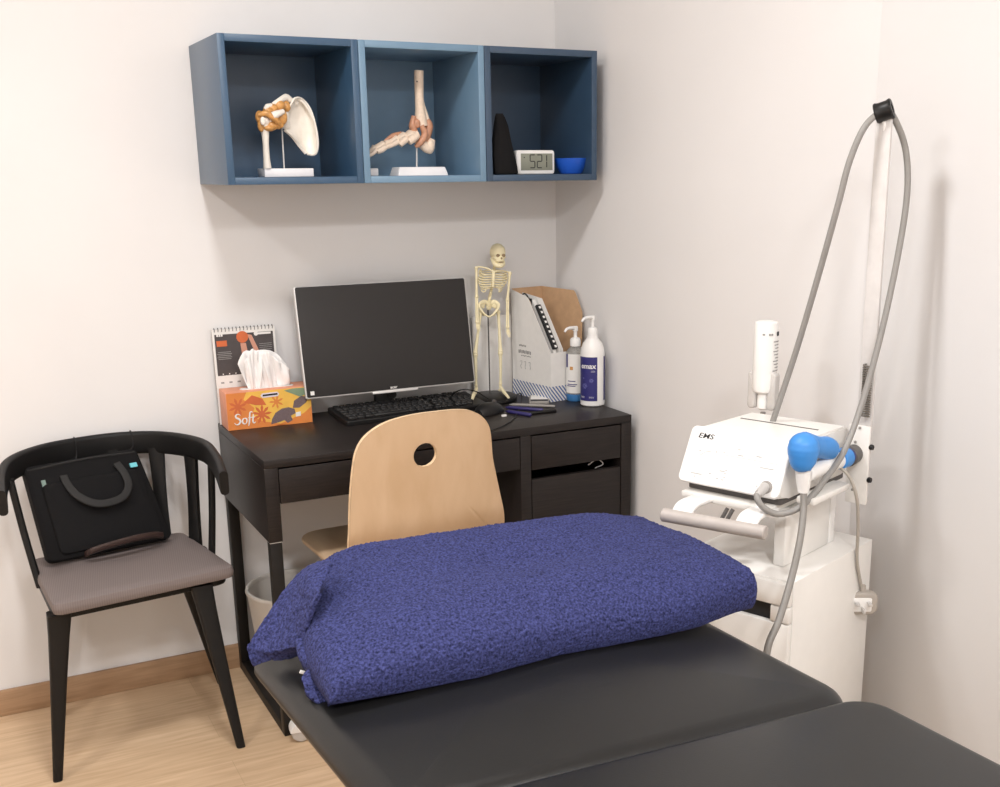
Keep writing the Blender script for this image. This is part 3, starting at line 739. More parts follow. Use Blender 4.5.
stroke([(1.85, 1.12), (1.52, .92), (1.42, .5), (1.62, .12), (1.98, .14), (2.22, .55), (2.15, .98), (1.85, 1.12)], [.001, .0018, .0024, .0018, .001, .0018, .0022, .001])
stroke([(3.3, 2.05), (3.02, 2.2), (2.82, 1.9), (2.72, 1.1), (2.6, .2), (2.45, -.35)], [.0012, .0014, .002, .0022, .002, .001])
stroke([(2.4, 1.1), (2.75, 1.14), (3.15, 1.16), (3.7, 1.16)], [.0009, .0012, .0012, .0009])
stroke([(3.42, 1.75), (3.34, 1.1), (3.25, .4), (3.42, .1), (3.75, .28)], [.0012, .002, .0021, .0018, .0009])
obj('lettering', g, PAPER, t)
obj('tissue_slot', G().pad(.15, .03, .0008, .014, .0003, M=Matrix.Translation((.005, 0, th_))), PAPER, t)
# pulled tissue: crumpled fan
g = G()
def cone(pts_bottom, pts_top, seed, th=.0008):
    n_ = 22; m_ = 12; bt = smoothpath(pts_bottom, 8); tp = smoothpath(pts_top, 8)
    B = [bt[int(i/(n_-1)*(len(bt)-1))] for i in range(n_)]; Tt = [tp[int(i/(n_-1)*(len(tp)-1))] for i in range(n_)]
    grid = []
    for i in range(n_):
        row = []
        for j in range(m_):
            f = j/(m_-1); p = B[i].lerp(Tt[i], f)
            p = p+V((0, .009*sin(i*.42+seed+f*1.2)*sin(pi*min(1, f+.15))+.003*sin(i*1.3+seed*2)*f, .004*sin(i*.6+seed)*f)); row.append(p)
        grid.append(row)
    g.sheet(grid, th)
z0 = th_-.003
cone([(-.045, -.006, z0), (-.02, -.004, z0), (.02, .003, z0), (.05, .004, z0)], [(-.07, -.004, z0+.075), (-.045, .004, z0+.110), (-.01, .008, z0+.106), (.04, .004, z0+.096), (.066, -.002, z0+.062)], 0)
cone([(-.046, -.008, z0), (-.03, -.010, z0), (-.016, -.010, z0)], [(-.055, -.016, z0+.08), (-.03, -.012, z0+.112), (0, -.008, z0+.104)], 1.3)
cone([(.0, -.008, z0), (.03, -.006, z0), (.07, .0, z0+.006)], [(-.02, -.008, z0+.108), (.02, -.014, z0+.098), (.072, -.010, z0+.045)], 2.2)
tis = obj('tissue', g, TISSUE, smooth=180, parent=t)

cl, cr_ = at(211, 329, 'y', -.016), at(274, 325, 'y', -.016)
cwid = cr_.x-cl.x; ch = cl.z-.752
t = thing('desk_calendar', 'white wire bound desk calendar standing behind the tissue box', 'calendar', ((cl.x+cr_.x)/2, -.022, .75))
Mc = Matrix.Translation((0, -.008, 0)) @ rx(R(-2.2)) @ rx(pi/2)
obj('calendar_page', G().box((0, ch/2, -.001), (cwid, ch, .002), 0, Mc), PAPER, t)
obj('easel_back', G().box((0, ch/2, -.004), (cwid, ch, .002), 0, Mc), GREYP, t)
pic = obj('printed_photo', G().box((.0, ch*.73, .0003), (cwid*.93, ch*.43, .0005), 0, Mc), CALD, t)
def cp(x, y): return V(((x-.5)*cwid, y*ch, 0))
g = G().lathe([(.0165, 0), (.0165, .0006)], 24, Mc @ Matrix.Translation(cp(.47, .905)+V((0, 0, .0006)))); obj('printed_ball', g, OR4, pic)
g = G()
for poly in (((.43, .84), (.52, .84), (.56, .62), (.46, .6)), ((.55, .93), (.62, .92), (.76, .68), (.70, .64)), ((.48, .64), (.66, .66), (.68, .5), (.5, .5))):
    g.prism([tuple(cp(*a).xy) for a in poly], .0007, Mc)
obj('printed_figure', g, SKIN, pic)
g = G().box(cp(.14, .85)+V((0, 0, .0007)), (cwid*.16, ch*.06, .0006), 0, Mc); obj('printed_block', g, OR4, pic)
g = G().box(cp(.8, .93)+V((0, 0, .0007)), (cwid*.26, ch*.022, .0006), 0, Mc); g.lathe([(.006, .0005), (.006, .0012)], 16, Mc @ Matrix.Translation(cp(.69, .93)))

for k_ in range(3): g.box(cp(.08+k_*.035, .935)+V((0, 0, .0007)), (cwid*.026, ch*.022, .0006), 0, Mc)
obj('printed_text', g, PAPER, pic)
g = G()
for i in range(5): g.box(cp(.17, .76-i*.018)+V((0, 0, .0007)), (cwid*(.2+.03*(i % 2)), ch*.006, .0006), 0, Mc)
for i in range(4): g.box(cp(.83, .82-i*.02)+V((0, 0, .0007)), (cwid*.2, ch*.005, .0006), 0, Mc)
obj('printed_text', g, INKG, pic)
g = G()
for i in range(7):
    for j in range(5): g.box(cp(.1+i*.13, .44-j*.07)+V((0, 0, .0003)), (cwid*.05, ch*.016, .0005), 0, Mc)
obj('printed_dates', g, INKG, t)
g = G()
for i in range(5): g.ell(cp(.12+i*.05, .53-(i % 2)*.02), (.0045, .005, .0006), Mc)
obj('printed_skulls', g, PAPER, pic)
g = G()
for i in range(17):
    x = (-.46+.92*i/16)*cwid
    for k in range(1): g.tube([Mc @ V((x, ch-.007, .001)), Mc @ V((x, ch-.001, .004)), Mc @ V((x, ch+.004, 0)), Mc @ V((x, ch-.001, -.006))], .0009, 5, k=3)
obj('wire_binding', g, DGREY, t)

# ------------------------------------------------------------------ waste bin
t = thing('waste_bin', 'round translucent waste bin under the desk', 'bin', (-.965, -.205, 0))
obj('bin_body', G().lathe([(.002, .004), (.098, .004), (.102, .008), (.131, .29), (.131, .3), (.134, .3), (.136, .295), (.134, .288), (.105, .004), (.1, 0), (.002, 0)], 48), BIN, t)
obj('bin_rim', G().lathe([(.130, .292), (.137, .292), (.139, .298), (.137, .304), (.131, .304), (.129, .298)], 48, cap=(False, False)), BIN, t)

# ------------------------------------------------------------------ office chair
oc = V((-.745, -.47, 0))
t = thing('office_chair', 'birch plywood office chair with round hole in its backrest, at the desk', 'chair', oc, R(2))
seat_c = V((0, .015, .452))
obj('seat', G().pad(.42, .46, .012, .07, .004, M=Matrix.Translation(seat_c)), BIRCH, t)
ob = [(228, 702), (225, 600), (226, 480), (233, 360), (245, 282), (275, 222), (330, 172), (400, 137), (500, 111), (600, 98), (690, 91), (750, 96), (800, 120), (835, 165), (849, 222), (860, 320), (880, 420), (905, 540), (930, 650), (945, 720)]
YBK = -.76
def bk(x, y): return at(300+x/4.545, 390+y/4.545, 'y', YBK)
Pm = XF[t.name].inverted()
outl = [Pm @ bk(*a) for a in ob]; outl = [V((p.x, 0, p.z)) for p in outl]
lo = [V((outl[-1].x-.004, 0, outl[-1].z-.03)), V((outl[-1].x-.012, 0, .50)), V((outl[-1].x-.02, 0, .475)), V((outl[0].x+.02, 0, .475)), V((outl[0].x+.008, 0, .52))]
outl = smoothpath(outl, 5)+lo
hc = Pm @ bk(556, 296); hc = V((hc.x, 0, hc.z)); hr = .0300
cxb = (min(p.x for p in outl)+max(p.x for p in outl))/2
def back3(p, off):
    zz = p.z; xx = p.x-cxb
    y = (Pm @ V((-.745, YBK, 0))).y
    y += -.035*((zz-.475)/.42)+.03 + .16*xx*xx*1.5     # leans back, slightly cupped around the sitter
    if zz < .62: y += .10*((.62-zz)/.145)**2
    fx = max(0, p.x-cxb)/.19; return V((p.x+.006+fx*(.012+.045*max(0, .76-zz)), y+off, zz))
dn = []
for a_, b_ in zip(outl, outl[1:]+outl[:1]): dn += [a_, a_.lerp(b_, .33), a_.lerp(b_, .67)]
outl = dn; N = len(outl); per = []
for p in outl:
    a = math.atan2(p.z-hc.z, p.x-hc.x); per.append((a, p))
per.sort(key=lambda k: k[0])
g = G(); layers = []
for off in (-.006, .006):
    rs = []
    for k in range(14):
        f = (k/13)**1.2
        rs.append(g._new([back3(V((hc.x+hr*cos(a), 0, hc.z+hr*sin(a))).lerp(p, f), off) for a, p in per]))
    layers.append(rs)
    for A, B in zip(rs, rs[1:]):
        for i in range(N):
            j = (i+1) % N; g.face((A[i], A[j], B[j], B[i]))
obj('backrest', g, BIRCH, t, smooth=60)
g = G(); fr = [g._new([back3(p+(p-V((cxb, 0, .7))).normalized()*.0006, o_) for a, p in per]) for o_ in (-.0062, -.003, .003, .0062)]; 
hr_ = [g._new([back3(V((hc.x+(hr-.0006)*cos(a), 0, hc.z+(hr-.0006)*sin(a))), o_) for a, p in per]) for o_ in (-.0062, .0062)]
for st in (fr, hr_):
    for A, B in zip(st, st[1:]):
        for i in range(N):
            j = (i+1) % N; g.face((A[i], A[j], B[j], B[i]))
obj('plywood_edge', g, BIRCHE, t, smooth=60)
obj('seat_plate', G().box((0, 0, .443), (.2, .2, .018), .004), DGREY, t)
obj('gas_lift', G().cyl((0, 0, .10), (0, 0, .435), .02, n=20), BLK, t)
g = G().cyl((0, 0, .065), (0, 0, .13), .032, .026, n=20)
b0 = math.atan2(-.535+.47, -1.068+.745)-R(2)
for k in range(5):
    a = b0+2*pi*k/5; d = V((cos(a), sin(a), 0)); g.tube([d*.02+V((0, 0, .105)), d*.16+V((0, 0, .098)), d*.3+V((0, 0, .078)), d*.335+V((0, 0, .072))], [.02, .018, .015, .013], 12)
obj('star_base', g, WHITE, t)
for k in range(5):
    a = b0+2*pi*k/5; d = V((cos(a), sin(a), 0)); c = d*.325; ca = a+R(70)
    s = V((cos(ca), sin(ca), 0)); 
    g = G().cyl(c+V((0, 0, .04)), c+V((0, 0, .075)), .007, n=10); g.ell(c+V((0, 0, .042)), (.012, .012, .02))
    ct = obj('castor', g, WHITE, t)
    for q in (-1, 1):
        cc = c+s*.013*q+V((0, 0, .0265)); M = Matrix.Translation(cc-s*.009) @ axis_to(s)
        obj('wheel', G().lathe([(.018, 0), (.0245, .002), (.0262, .006), (.0262, .012), (.0245, .016), (.018, .018)], 24, M), mat('wheel_light_grey', (196, 192, 188), .5), ct)
    g = G(); M = Matrix.Translation(c+V((0, 0, .0265))) @ axis_to(s)
    g.lathe([(.0285, -.024), (.0295, 0), (.0285, .024)], 20, M @ Matrix.Diagonal((1, 1, 1, 1)))
    for v in list(g.bm.verts):
        if v.co.z < .030: v.co.z = .030+.0
    obj('castor_hood', g, WHITE, ct)

# ------------------------------------------------------------------ black armchair with grey seat
t = thing('armchair', 'black plastic armchair with slatted back and grey seat pad by the wall', 'chair', (-1.42, -.28, 0))
railp = smoothpath([(-1.684, -.425, .708), (-1.674, -.28, .721), (-1.645, -.17, .728), (-1.57, -.078, .729), (-1.475, -.038, .729), (-1.365, -.030, .729), (-1.26, -.085, .729), (-1.19, -.215, .728), (-1.185, -.36, .722), (-1.198, -.50, .706)], 6)
nr = len(railp)
obj('top_rail', G().sweep(railp, [(x, y) for x, y in rrect(.021, .062, .0095, 4)]), BLKP, t, **W)
def slat(p, q, w, th, out):
    p, q = V(p), V(q); d = (V(out)).normalized(); side = d.cross(V((0, 0, 1))).normalized()
    pts = smoothpath([p, p.lerp(q, .5)+d*.002, q], 6)
    g = G(); rs = []
    for i, c in enumerate(pts):
        k = 1-.2*sin(pi*i/(len(pts)-1)); rs.append(g._new([c+side*x*k+d*y for x, y in rrect(w, th, th*.4, 2)]))
    g.rings(rs); return obj('back_slat', g, BLKP, t, **W)
slat((-1.655, -.23, .715), (-1.622, -.265, .44), .024, .016, (-1, .2, 0))
slat((-1.60, -.105, .715), (-1.575, -.125, .44), .034, .016, (-.7, .7, 0))
slat((-1.50, -.046, .715), (-1.49, -.09, .44), .036, .016, (-.2, 1, 0))
slat((-1.39, -.030, .715), (-1.39, -.08, .44), .036, .016, (.05, 1, 0))
slat((-1.283, -.068, .715), (-1.292, -.10, .44), .044, .016, (.3, .9, 0))
slat((-1.210, -.16, .715), (-1.222, -.17, .44), .042, .016, (.75, .6, 0))
slat((-1.183, -.285, .712), (-1.203, -.28, .44), .024, .016, (1, .1, 0))
def quadpad(c, h, z0, rr, dome=0., re=.012):
    """pad with corners c (ccw) and rounded edges"""
    c = [V((x, y, 0)) for x, y in c]; cen = sum(c, V())/4; out = []
    n = 4
    for i in range(4):
        a, b, d = c[i-1], c[i], c[(i+1) % 4]; u = (a-b).normalized()*rr; w = (d-b).normalized()*rr
        for k in range(n+1):
            f = k/n; out.append((b+u)*(1-f)**2+2*b*f*(1-f)+(b+w)*f*f)
    g = G(); rs = []
    prof = [(re, 0), (re*.3, re*.25), (0, re)]+[(0, h-re), (re*.3, h-re*.25), (re, h)]+[(re+.05*i, h+dome*(1-(1-i/3)**2)) for i in (1, 2, 3)]
    for ins, z in prof:
        rs.append(g._new([(p+(cen-p).normalized()*ins)+V((0, 0, z0+z)) for p in out]))
    return g.rings(rs)
obj('seat_shell', quadpad([(-1.612, -.475), (-1.195, -.425), (-1.19, -.13), (-1.628, -.13)], .022, .42, .03, re=.006), BLKP, t, **W)
obj('seat_pad', quadpad([(-1.612, -.513), (-1.178, -.452), (-1.238, -.085), (-1.634, -.13)], .032, .4425, .022, .004), CUSH, t, **W)
for top, foot in (((-1.598, -.455, .425), (-1.647, -.447, 0)), ((-1.262, -.425, .425), (-1.213, -.498, 0)), ((-1.565, -.15, .425), (-1.606, -.085, 0)), ((-1.262, -.15, .425), (-1.172, -.09, 0))):
    p, q = V(top), V(foot); g = G(); rs = []
    for f, w, d in ((-.02, .054, .045), (.12, .046, .042), (.4, .037, .034), (1., .022, .022)):
        c = p.lerp(q, f); rs.append(g._new([c+V((x, y, 0)) for x, y in rrect(w, d, .008, 3)]))
    g.rings(rs); lg = obj('leg', g, BLKP, t, **W)
    obj('foot_glide', G().lathe([(.009, 0.0), (.010, .003), (.008, .004)], 14, Matrix.Translation(q)), GREYP, lg, **W)

# laptop bag leaning on the chair back
bt = [at(44, 563, 'y', -.235), at(167, 538, 'y', -.19)]
b0_, b1_ = V((-1.598, -.235, .485)), V((-1.283, -.175, .485))
t0_, t1_ = at(21, 469, 'y', -.125), at(134, 449, 'y', -.078)
ux = (b1_-b0_); upv = ((t0_-b0_)+(t1_-b1_))/2
nrmv = ux.cross(upv).normalized()
if nrmv.y > 0: nrmv = -nrmv
bcn = (b0_+b1_)/2
t = thing('laptop_bag', 'black laptop bag with looped handle leaning on the armchair seat', 'bag', (bcn.x, bcn.y, .477))
def bp(u, v, n=0.):  # u 0..1 left to right, v 0..1 bottom to top, n outwards
    l = b0_.lerp(t0_, v); r = b1_.lerp(t1_, v); return l.lerp(r, u)+nrmv*n
g = G(); rs = []
th2 = .020
for n_, ins in ((-th2, .022), (-th2*.8, .006), (-th2*.3, 0), (th2*.3, 0), (th2*.8, .006), (th2, .022)):
    ring = []
    for x, y in rrect(1-2*ins*1.0, 1-2*ins*1.3, .06, 5): ring.append(bp(.5+x, .5+y, n_+.004*cos(pi*x)*cos(pi*y)*(1 if n_ > 0 else 0)))
    rs.append(g._new(ring))
g.rings(rs); obj('bag_body', g, BAGM, t, **W)
g = G(); rs = []
for n_, ins in ((th2*.9, 0), (th2+.006, .01), (th2+.010, .05)):
    rs.append(g._new([bp(.5+x*1.0+.02, .415+y, n_+.006*cos(pi*x)) for x, y in rrect(.84-2*ins, .74-2*ins, .05, 5)]))
g.rings(rs); obj('front_pocket', g, BAGM, t, **W)
obj('zip_line', G().tube([bp(.03, .955, th2*.9), bp(.5, .97, th2*1.05), bp(.97, .955, th2*.9)], .0028, 6), BAGT, t, **W)
hd = smoothpath([bp(.30, .84, th2+.006), bp(.30, .74, th2+.017), bp(.335, .60, th2+.03), bp(.44, .485, th2+.036), bp(.57, .46, th2+.036), bp(.70, .50, th2+.034), bp(.775, .61, th2+.03), bp(.79, .74, th2+.018), bp(.77, .87, th2+.006)], 6)
obj('handle', G().sweep(hd, rrect(.006, .026, .0028, 3), up=nrmv), BAGT, t, **W) if False else None
g = G(); rs = []
for i, p in enumerate(hd):
    tt = (hd[min(i+1, len(hd)-1)]-hd[max(i-1, 0)]).normalized(); sd = tt.cross(nrmv).normalized()
    rs.append(g._new([p+sd*x+nrmv*y for x, y in rrect(.020, .006, .0028, 3)]))
g.rings(rs); obj('handle', g, BAGT, t, **W)
hd = smoothpath([bp(.27, .005, th2+.016), bp(.31, .015, th2+.034), bp(.43, .028, th2+.046), bp(.66, .045, th2+.046), bp(.82, .045, th2+.03), bp(.90, .035, th2+.012)], 6)
g = G(); rs = []
for i, p in enumerate(hd):
    rs.append(g._new([p+V((0, 0, y))+nrmv*x for x, y in rrect(.026, .016, .006, 3)]))
g.rings(rs); obj('handle', g, BROWNL, t, label='dark brown glossy second handle at the foot of the bag', **W)
M = Matrix.Translation(bp(.905, .86, th2+.004)); a = (bp(1, .8)-bp(0, .8)).normalized()
g = G(); rs = [g._new([bp(.905+x, .815+y, th2+n_+.004) for x, y in rrect(.062, .045, .002, 1)]) for n_ in (.0, .006)]; g.rings(rs); obj('tag', g, CYAN, t, **W)
g = G(); rs = [g._new([bp(.13+x, .78+y, th2+n_) for x, y in rrect(.035, .10, .002, 1)]) for n_ in (.0, .003)]; g.rings(rs); obj('tag', g, mat('tag_grey_green', (120, 140, 132), .7), t, **W)
for (u, px) in ((.46, 74), (.93, 131)):
    rp = min(railp, key=lambda p: (p-at(px, 445, 'y', -.04)).length); tp = at(px, 437, 'y', rp.y)
    g = G().tube([bp(u, .985, .004), V((tp.x, rp.y-.018, .722)), V((tp.x, rp.y-.012, .757)), V((tp.x, rp.y, .7615)), V((tp.x, rp.y+.012, .755)), V((tp.x, rp.y+.014, .72))], .0016, 6)
    obj('hanging_cord', g, BAGT, t, **W)

# ------------------------------------------------------------------ treatment couch
CA = R(2.6)
cxm, cw_ = -1.006, .728
t = thing('treatment_couch', 'black vinyl padded treatment couch in the foreground', 'couch', (cxm+.022, -2.1, 0), CA)
ph = .062; zt = .69
def couchpad(y0, y1, er, dz, rc):
    g = G(); w, d = cw_, y1-y0; rs = []; re = .022
    prof = []
    for i in range(6): a = pi/2*i/5; prof.append((re*(1-sin(a)), re*(1-cos(a))))
    for i in range(7): a = pi/2*i/6; prof.append((er*(1-cos(a)), ph-er-.008+er*sin(a)))
    for i in range(1, 14): f = i/13; prof.append((er+f*.31, ph-.008+.012*(1-(1-f)**2.5)))
    for ins, z in prof: rs.append(g._new([(x, y+(y0+y1)/2, zt-ph+z+dz) for x, y in rrect(w-2*ins, max(d-2*ins, .012), tuple(max(min(q-ins, .4*max(d-2*ins, .012)), .003) for q in rc), 8)]))
    g.rings(rs)
    for v in g.bm.verts:   # the pads meet along a slightly skewed line
        wgt = max(0, 1-max(0, v.co.y)/.6); v.co.y += -.10*(v.co.x-.364)*wgt
    return g
obj('head_pad', couchpad(.006, .655, .036, 0, (.03, .022, .06, .06)), VINYL, t)
obj('body_pad', couchpad(-1.30, .002, .018, .006, (.055, .055, .055, .055)), VINYL, t)
obj('support_frame', G().span((-.3, -1.25, zt-ph-.04), (.3, .58, zt-ph), .004), BLKM, t)
g = G().span((-.24, -.9, .10), (.24, -.2, zt-ph-.04), .01); obj('lift_column', g, BLKM, t)
obj('floor_base', G().span((-.3, -1.15, .0), (.3, .0, .10), .01), BLKM, t)

# ------------------------------------------------------------------ towel over a pillow
def lerpk(ks, x):
    if x <= ks[0][0]: return ks[0][1]
    for (a, p), (b, q) in zip(ks, ks[1:]):
        if x <= b:
            f = (x-a)/(b-a); f = f*f*(3-2*f) if False else f; return p+(q-p)*f
    return ks[-1][1]
ZC = zt+.006
near = sorted([(p.x, p.y) for p in (at(a, b, 'z', ZC) for a, b in ((303, 694), (318, 708), (335, 704), (400, 693), (480, 677), (560, 655), (640, 640), (700, 627), (738, 614)))])
topz = sorted([(p.x, p.z) for p in (at(a, b, 'y', -1.455) for a, b in ((300, 571), (318, 561), (345, 551), (440, 530), (530, 521), (600, 513)))])
XL, XR = -1.335, -.555
nu, nv = 400, 260
sec = [(0, 0), (-.006, .12), (-.008, .28), (0, .46), (.03, .63), (.08, .77), (.15, .88), (.22, .955), (.28, .99), (.32, 1.0), (.355, .93), (.378, .7), (.385, .45), (.38, .2), (.365, 0)]
secs = smoothpath([V((a, b, 0)) for a, b in sec], 14)
g = G(); grid = []
for i in range(nu+1):
    s = i/nu; x = XL+(XR-XL)*s
    yn = lerpk(near, x); tz = lerpk(topz, x)
    hgt = tz-ZC
    # right end tapers to a soft folded tip, left end closes more bluntly
    eR = max(0, (x-(XR-.17))/.17); eL = max(0, ((XL+.055)-x)/.055)
    kR = math.sqrt(max(0, 1-min(1, eR)**2.4)); kL = math.sqrt(max(0, 1-min(1, eL)**2.5))
    eT = max(0, (x-(XR-.020))/.020); kT = math.sqrt(max(0, 1-min(1, eT)**2))
    hgt *= (.12+.88*kL)
    hgt -= .010*math.exp(-((x+.98)/.13)**2)
    row = []
    for j in range(nv+1):
        p = secs[min(len(secs)-1, round(j/nv*(len(secs)-1)))]
        # continuous sampling along the section
        ff = j/nv*(len(secs)-1); k = min(int(ff), len(secs)-2); p = secs[k].lerp(secs[k+1], ff-k)
        depth = p.x; yb = yn+depth*(1-.0*eR)
        dq = max(0, min(1, (depth-.12)/.2)); xx = x+.085*dq*dq*(3-2*dq)*max(0, 1-s*3.2)**1.5
        eq = min(1, eR)**1.25; z = ZC+((1-eq)*hgt*p.y+eq*.066*min(1, p.y*1.75))*(.2+.8*kT); yb += .035*eT*eT*max(0, 1-depth/.3); z += p.y*(.010*math.exp(-((x+.90)/.2)**2-((depth-.085)/.045)**2)-.018*math.exp(-((x+.96)/.16)**2-((depth-.20)/.06)**2)-.010*math.exp(-((x+1.25)/.06)**2-((depth-.14)/.08)**2))
        if eR > 0: yb += .012*eR
        q = V((xx, yb, z))
        # large soft undulation, then terry loops
        n1 = noise.noise(V((q.x*4.2, q.y*7+q.x*2, q.z*5))+V((3, 1, 7)))*.011*p.y+noise.noise(q*11)*.003*p.y
        loops = (noise.noise(q*170)*.0022+noise.noise(q*75)*.0008+noise.noise(q*330)*.0016)
        dn = V((0, -.75 if depth < .06 else (0.7 if depth > .33 else 0), .8)).normalized()
        row.append(q+dn*(n1+loops))
    grid.append(row)
g.sheet(grid)
for row in (grid[0], grid[-1]):
    pass
bm = g.bm; bm.verts.ensure_lookup_table()
bmesh.ops.holes_fill(bm, edges=[e for e in bm.edges if e.is_boundary], sides=0)
# hanging flap at the far left corner and the rolled hem of the near left end
def flap(rows, n1, n2, th):
    cols = [smoothpath(r, 8) for r in rows]; m = len(cols[0])
    full = []
    for j in range(m):
        full.append(smoothpath([c[j] for c in cols], 8))
    def smp(a, b):
        fa = a*(m-1); ia = min(int(fa), m-2); mm = len(full[0]); fb = b*(mm-1); ib = min(int(fb), mm-2)
        p = full[ia][ib].lerp(full[ia][ib+1], fb-ib); q = full[ia+1][ib].lerp(full[ia+1][ib+1], fb-ib); return p.lerp(q, fa-ia)
    gr = []
    for i in range(n1+1):
        r = []
        for j in range(n2+1):
            p = smp(i/n1, j/n2); r.append(p+V((-.6, -.5, .4))*(noise.noise(p*150)*.0026+noise.noise(p*75)*.002))
        gr.append(r)
    g.sheet(gr, th)
A = lambda x, y, yy: at(x, y, 'y', yy)
flap([[A(318, 561, -1.50), A(306, 567, -1.50), A(290, 582, -1.505), A(270, 610, -1.515), A(249, 644, -1.525)],
      [A(330, 562, -1.56), A(308, 576, -1.56), A(296, 598, -1.555), A(280, 625, -1.55), A(262, 652, -1.55)],
      [A(322, 588, -1.60), A(318, 594, -1.625), A(309, 614, -1.62), A(305, 632, -1.615), A(302, 646, -1.61)]], 90, 70, .007)
flap([[A(249, 644, -1.525), A(262, 649, -1.54), A(280, 648, -1.56), A(303, 644, -1.605)], [A(250, 656, -1.53), A(264, 655, -1.54), A(282, 653, -1.555), A(300, 648, -1.57)], [A(254, 664, -1.53), A(268, 659, -1.54), A(284, 657, -1.55), A(300, 652, -1.56)]], 40, 20, .006)
g.tube([A(300, 640, -1.60), A(306, 656, -1.63), A(318, 668, -1.655), A(324, 676, -1.67)], [.008, .012, .012, .009], 12)
flap([[A(320, 666, -1.65), A(325, 684, -1.672), A(336, 699, -1.70)], [A(310, 673, -1.655), A(314, 691, -1.68), A(326, 704, -1.705)], [A(303, 681, -1.66), A(306, 695, -1.682), A(318, 707, -1.705)]], 30, 30, .010)
for m_ in ():
    pass
tw_ = thing('towel', 'navy blue terry towel wrapped over a pillow on the couch head', 'towel', (-.96, -1.6, zt))
obj('terry_cloth', g, TOWEL, tw_, smooth=180, **W)
g = G().tube([A(300, 671.5, -1.64), A(308, 674, -1.64), A(318, 679, -1.65)], .0028, 6, flat=.4); obj('care_tag', g, PAPER, tw_, **W)

# ------------------------------------------------------------------ shock-wave trolley
KA = R(21); KO = V((-.490, -1.419, 0))   # local x runs backwards, local -y to the right
XK = Matrix.Translation(KO) @ rz(KA)
def kl_(a, b, z): return V((a, -b, z))
t = thing('medical_trolley', 'white medical trolley with grey handle beside the couch', 'trolley', KO, KA)
ct = .683
obj('cabinet_body', G().span((-.012, -.262, .06), (.322, .0, ct), .002), WHITEM, t)
obj('front_lip', G().span((-.03, -.262, ct-.048), (-.0115, .0, ct-.0005), .006), WHITEM, t)
dr = obj('drawer_front', G().span((-.028, -.262, .42), (-.012, -.002, .600), .004), WHITEM, t)
obj('drawer_front', G().span((-.028, -.262, .12), (-.012, -.002, .412), .004), WHITEM, t)
obj('handle_slot', G().span((-.0135, -.225, .598), (-.0115, -.02, .634)), INK, t)  # black sheet paints the shade inside the handle recess
g = G().span((-.028, -.262, .602), (-.0118, -.222, .6345), .003); obj('drawer_corner', g, WHITEM, t)
for a in (.03, .28):
    for b in (.03, .23):
        cst = obj('castor', G().cyl((a, -b, .045), (a, -b, .062), .012), GREYP, t); obj('wheel', G().cyl((a-.001, -b-.012, .0255), (a-.001, -b+.012, .0255), .025, n=20, bev=.003), DGREY, cst)
obj('support_column', G().span((.05, -.205, ct), (.235, -.180, .797), .004), WHITEM, t)
obj('column_strip', G().span((.237, -.204, ct), (.262, -.18, .795), .002), WHITE, t)
obj('device_shelf', G().span((.004, -.192, .797), (.25, .008, .812), .004), WHITEM, t)
for b in (.045, .178):
    pts = smoothpath([kl_(.03, b, .803), kl_(-.02+b*.1, b, .805), kl_(-.058+b*.12, b, .803), kl_(-.079+b*.12, b, .788)], 6)
    g = G(); rs = []
    for i, p in enumerate(pts):
        tt = (pts[min(i+1, len(pts)-1)]-pts[max(0, i-1)]).normalized(); up = V((0, 1, 0)).cross(tt).normalized()
        rs.append(g._new([p+V((0, 1, 0))*x+up*y for x, y in rrect(.045, .010, .004, 3)]))
    g.rings(rs); obj('handle_arm', g, WHITE, t)
HB = mat('handle_beige', (180, 172, 166), .45)
h0, h1 = kl_(-.081, .008, .784), kl_(-.055, .222, .784)
obj('handle_bar', G().cyl(h0, h1, .0135, n=28, bev=.002), HB, t)
g = G().tube([kl_(.0, .105, .797), kl_(-.012, .098, .775), kl_(-.025, .09, .758)], .004, 8); g.tube([kl_(.0, .117, .797), kl_(-.012, .11, .775), kl_(-.025, .102, .758)], .004, 8)
obj('release_lever', g, DGREY, t)
# hose mast
mp_ = obj('mast_plate', G().span((.262, -.268, .772), (.268, -.222, .935), .002), WHITEM, t)
for z in (.873, .805): obj('knob', G().lathe([(.0045, 0), (.006, .003), (.005, .008)], 14, Matrix.Translation((.266, -.267, z+.02)) @ rx(pi/2)), BLK, mp_)
for z, b in ((.80, .238), (.90, .238), (.93, .246)): obj('screw', G().cyl((.2605, -b, z), (.263, -b, z), .0028, n=10), GREYP, mp_)
MASTB = .250
obj('mast', G().span((.269, -MASTB-.016, .772), (.278, -MASTB+.016, 1.525), .003), mat('mast_white', (214, 210, 207), .4), t)
g = G(); sp_ = []
for i in range(200):
    a = i/200*2*pi*22; sp_.append(kl_(.258+.007*cos(a), MASTB+.006+.009*sin(a), .955+.105*i/200))
g.tube(sp_, .0018, 5, k=1); obj('strain_spring', g, STEELG, t)
rc = XK.inverted() @ at(884, 111, 'y', (XK @ kl_(.262, MASTB, 0)).y)
rd = (V((.25, -.9, .30))).normalized()
g = G().lathe([(.009, -.016), (.018, -.016), (.0192, -.0135), (.0175, -.008), (.0175, .008), (.0192, .0135), (.018, .016), (.009, .016), (.009, -.016)], 32, Matrix.Translation(rc) @ axis_to(rd), cap=(False, False))
obj('hose_ring', g, BLK, t)
obj('ring_stem', G().cyl(rc+V((.008, 0, -.035)), rc+V((.004, 0, -.018)), .005, n=10), WHITE, t)

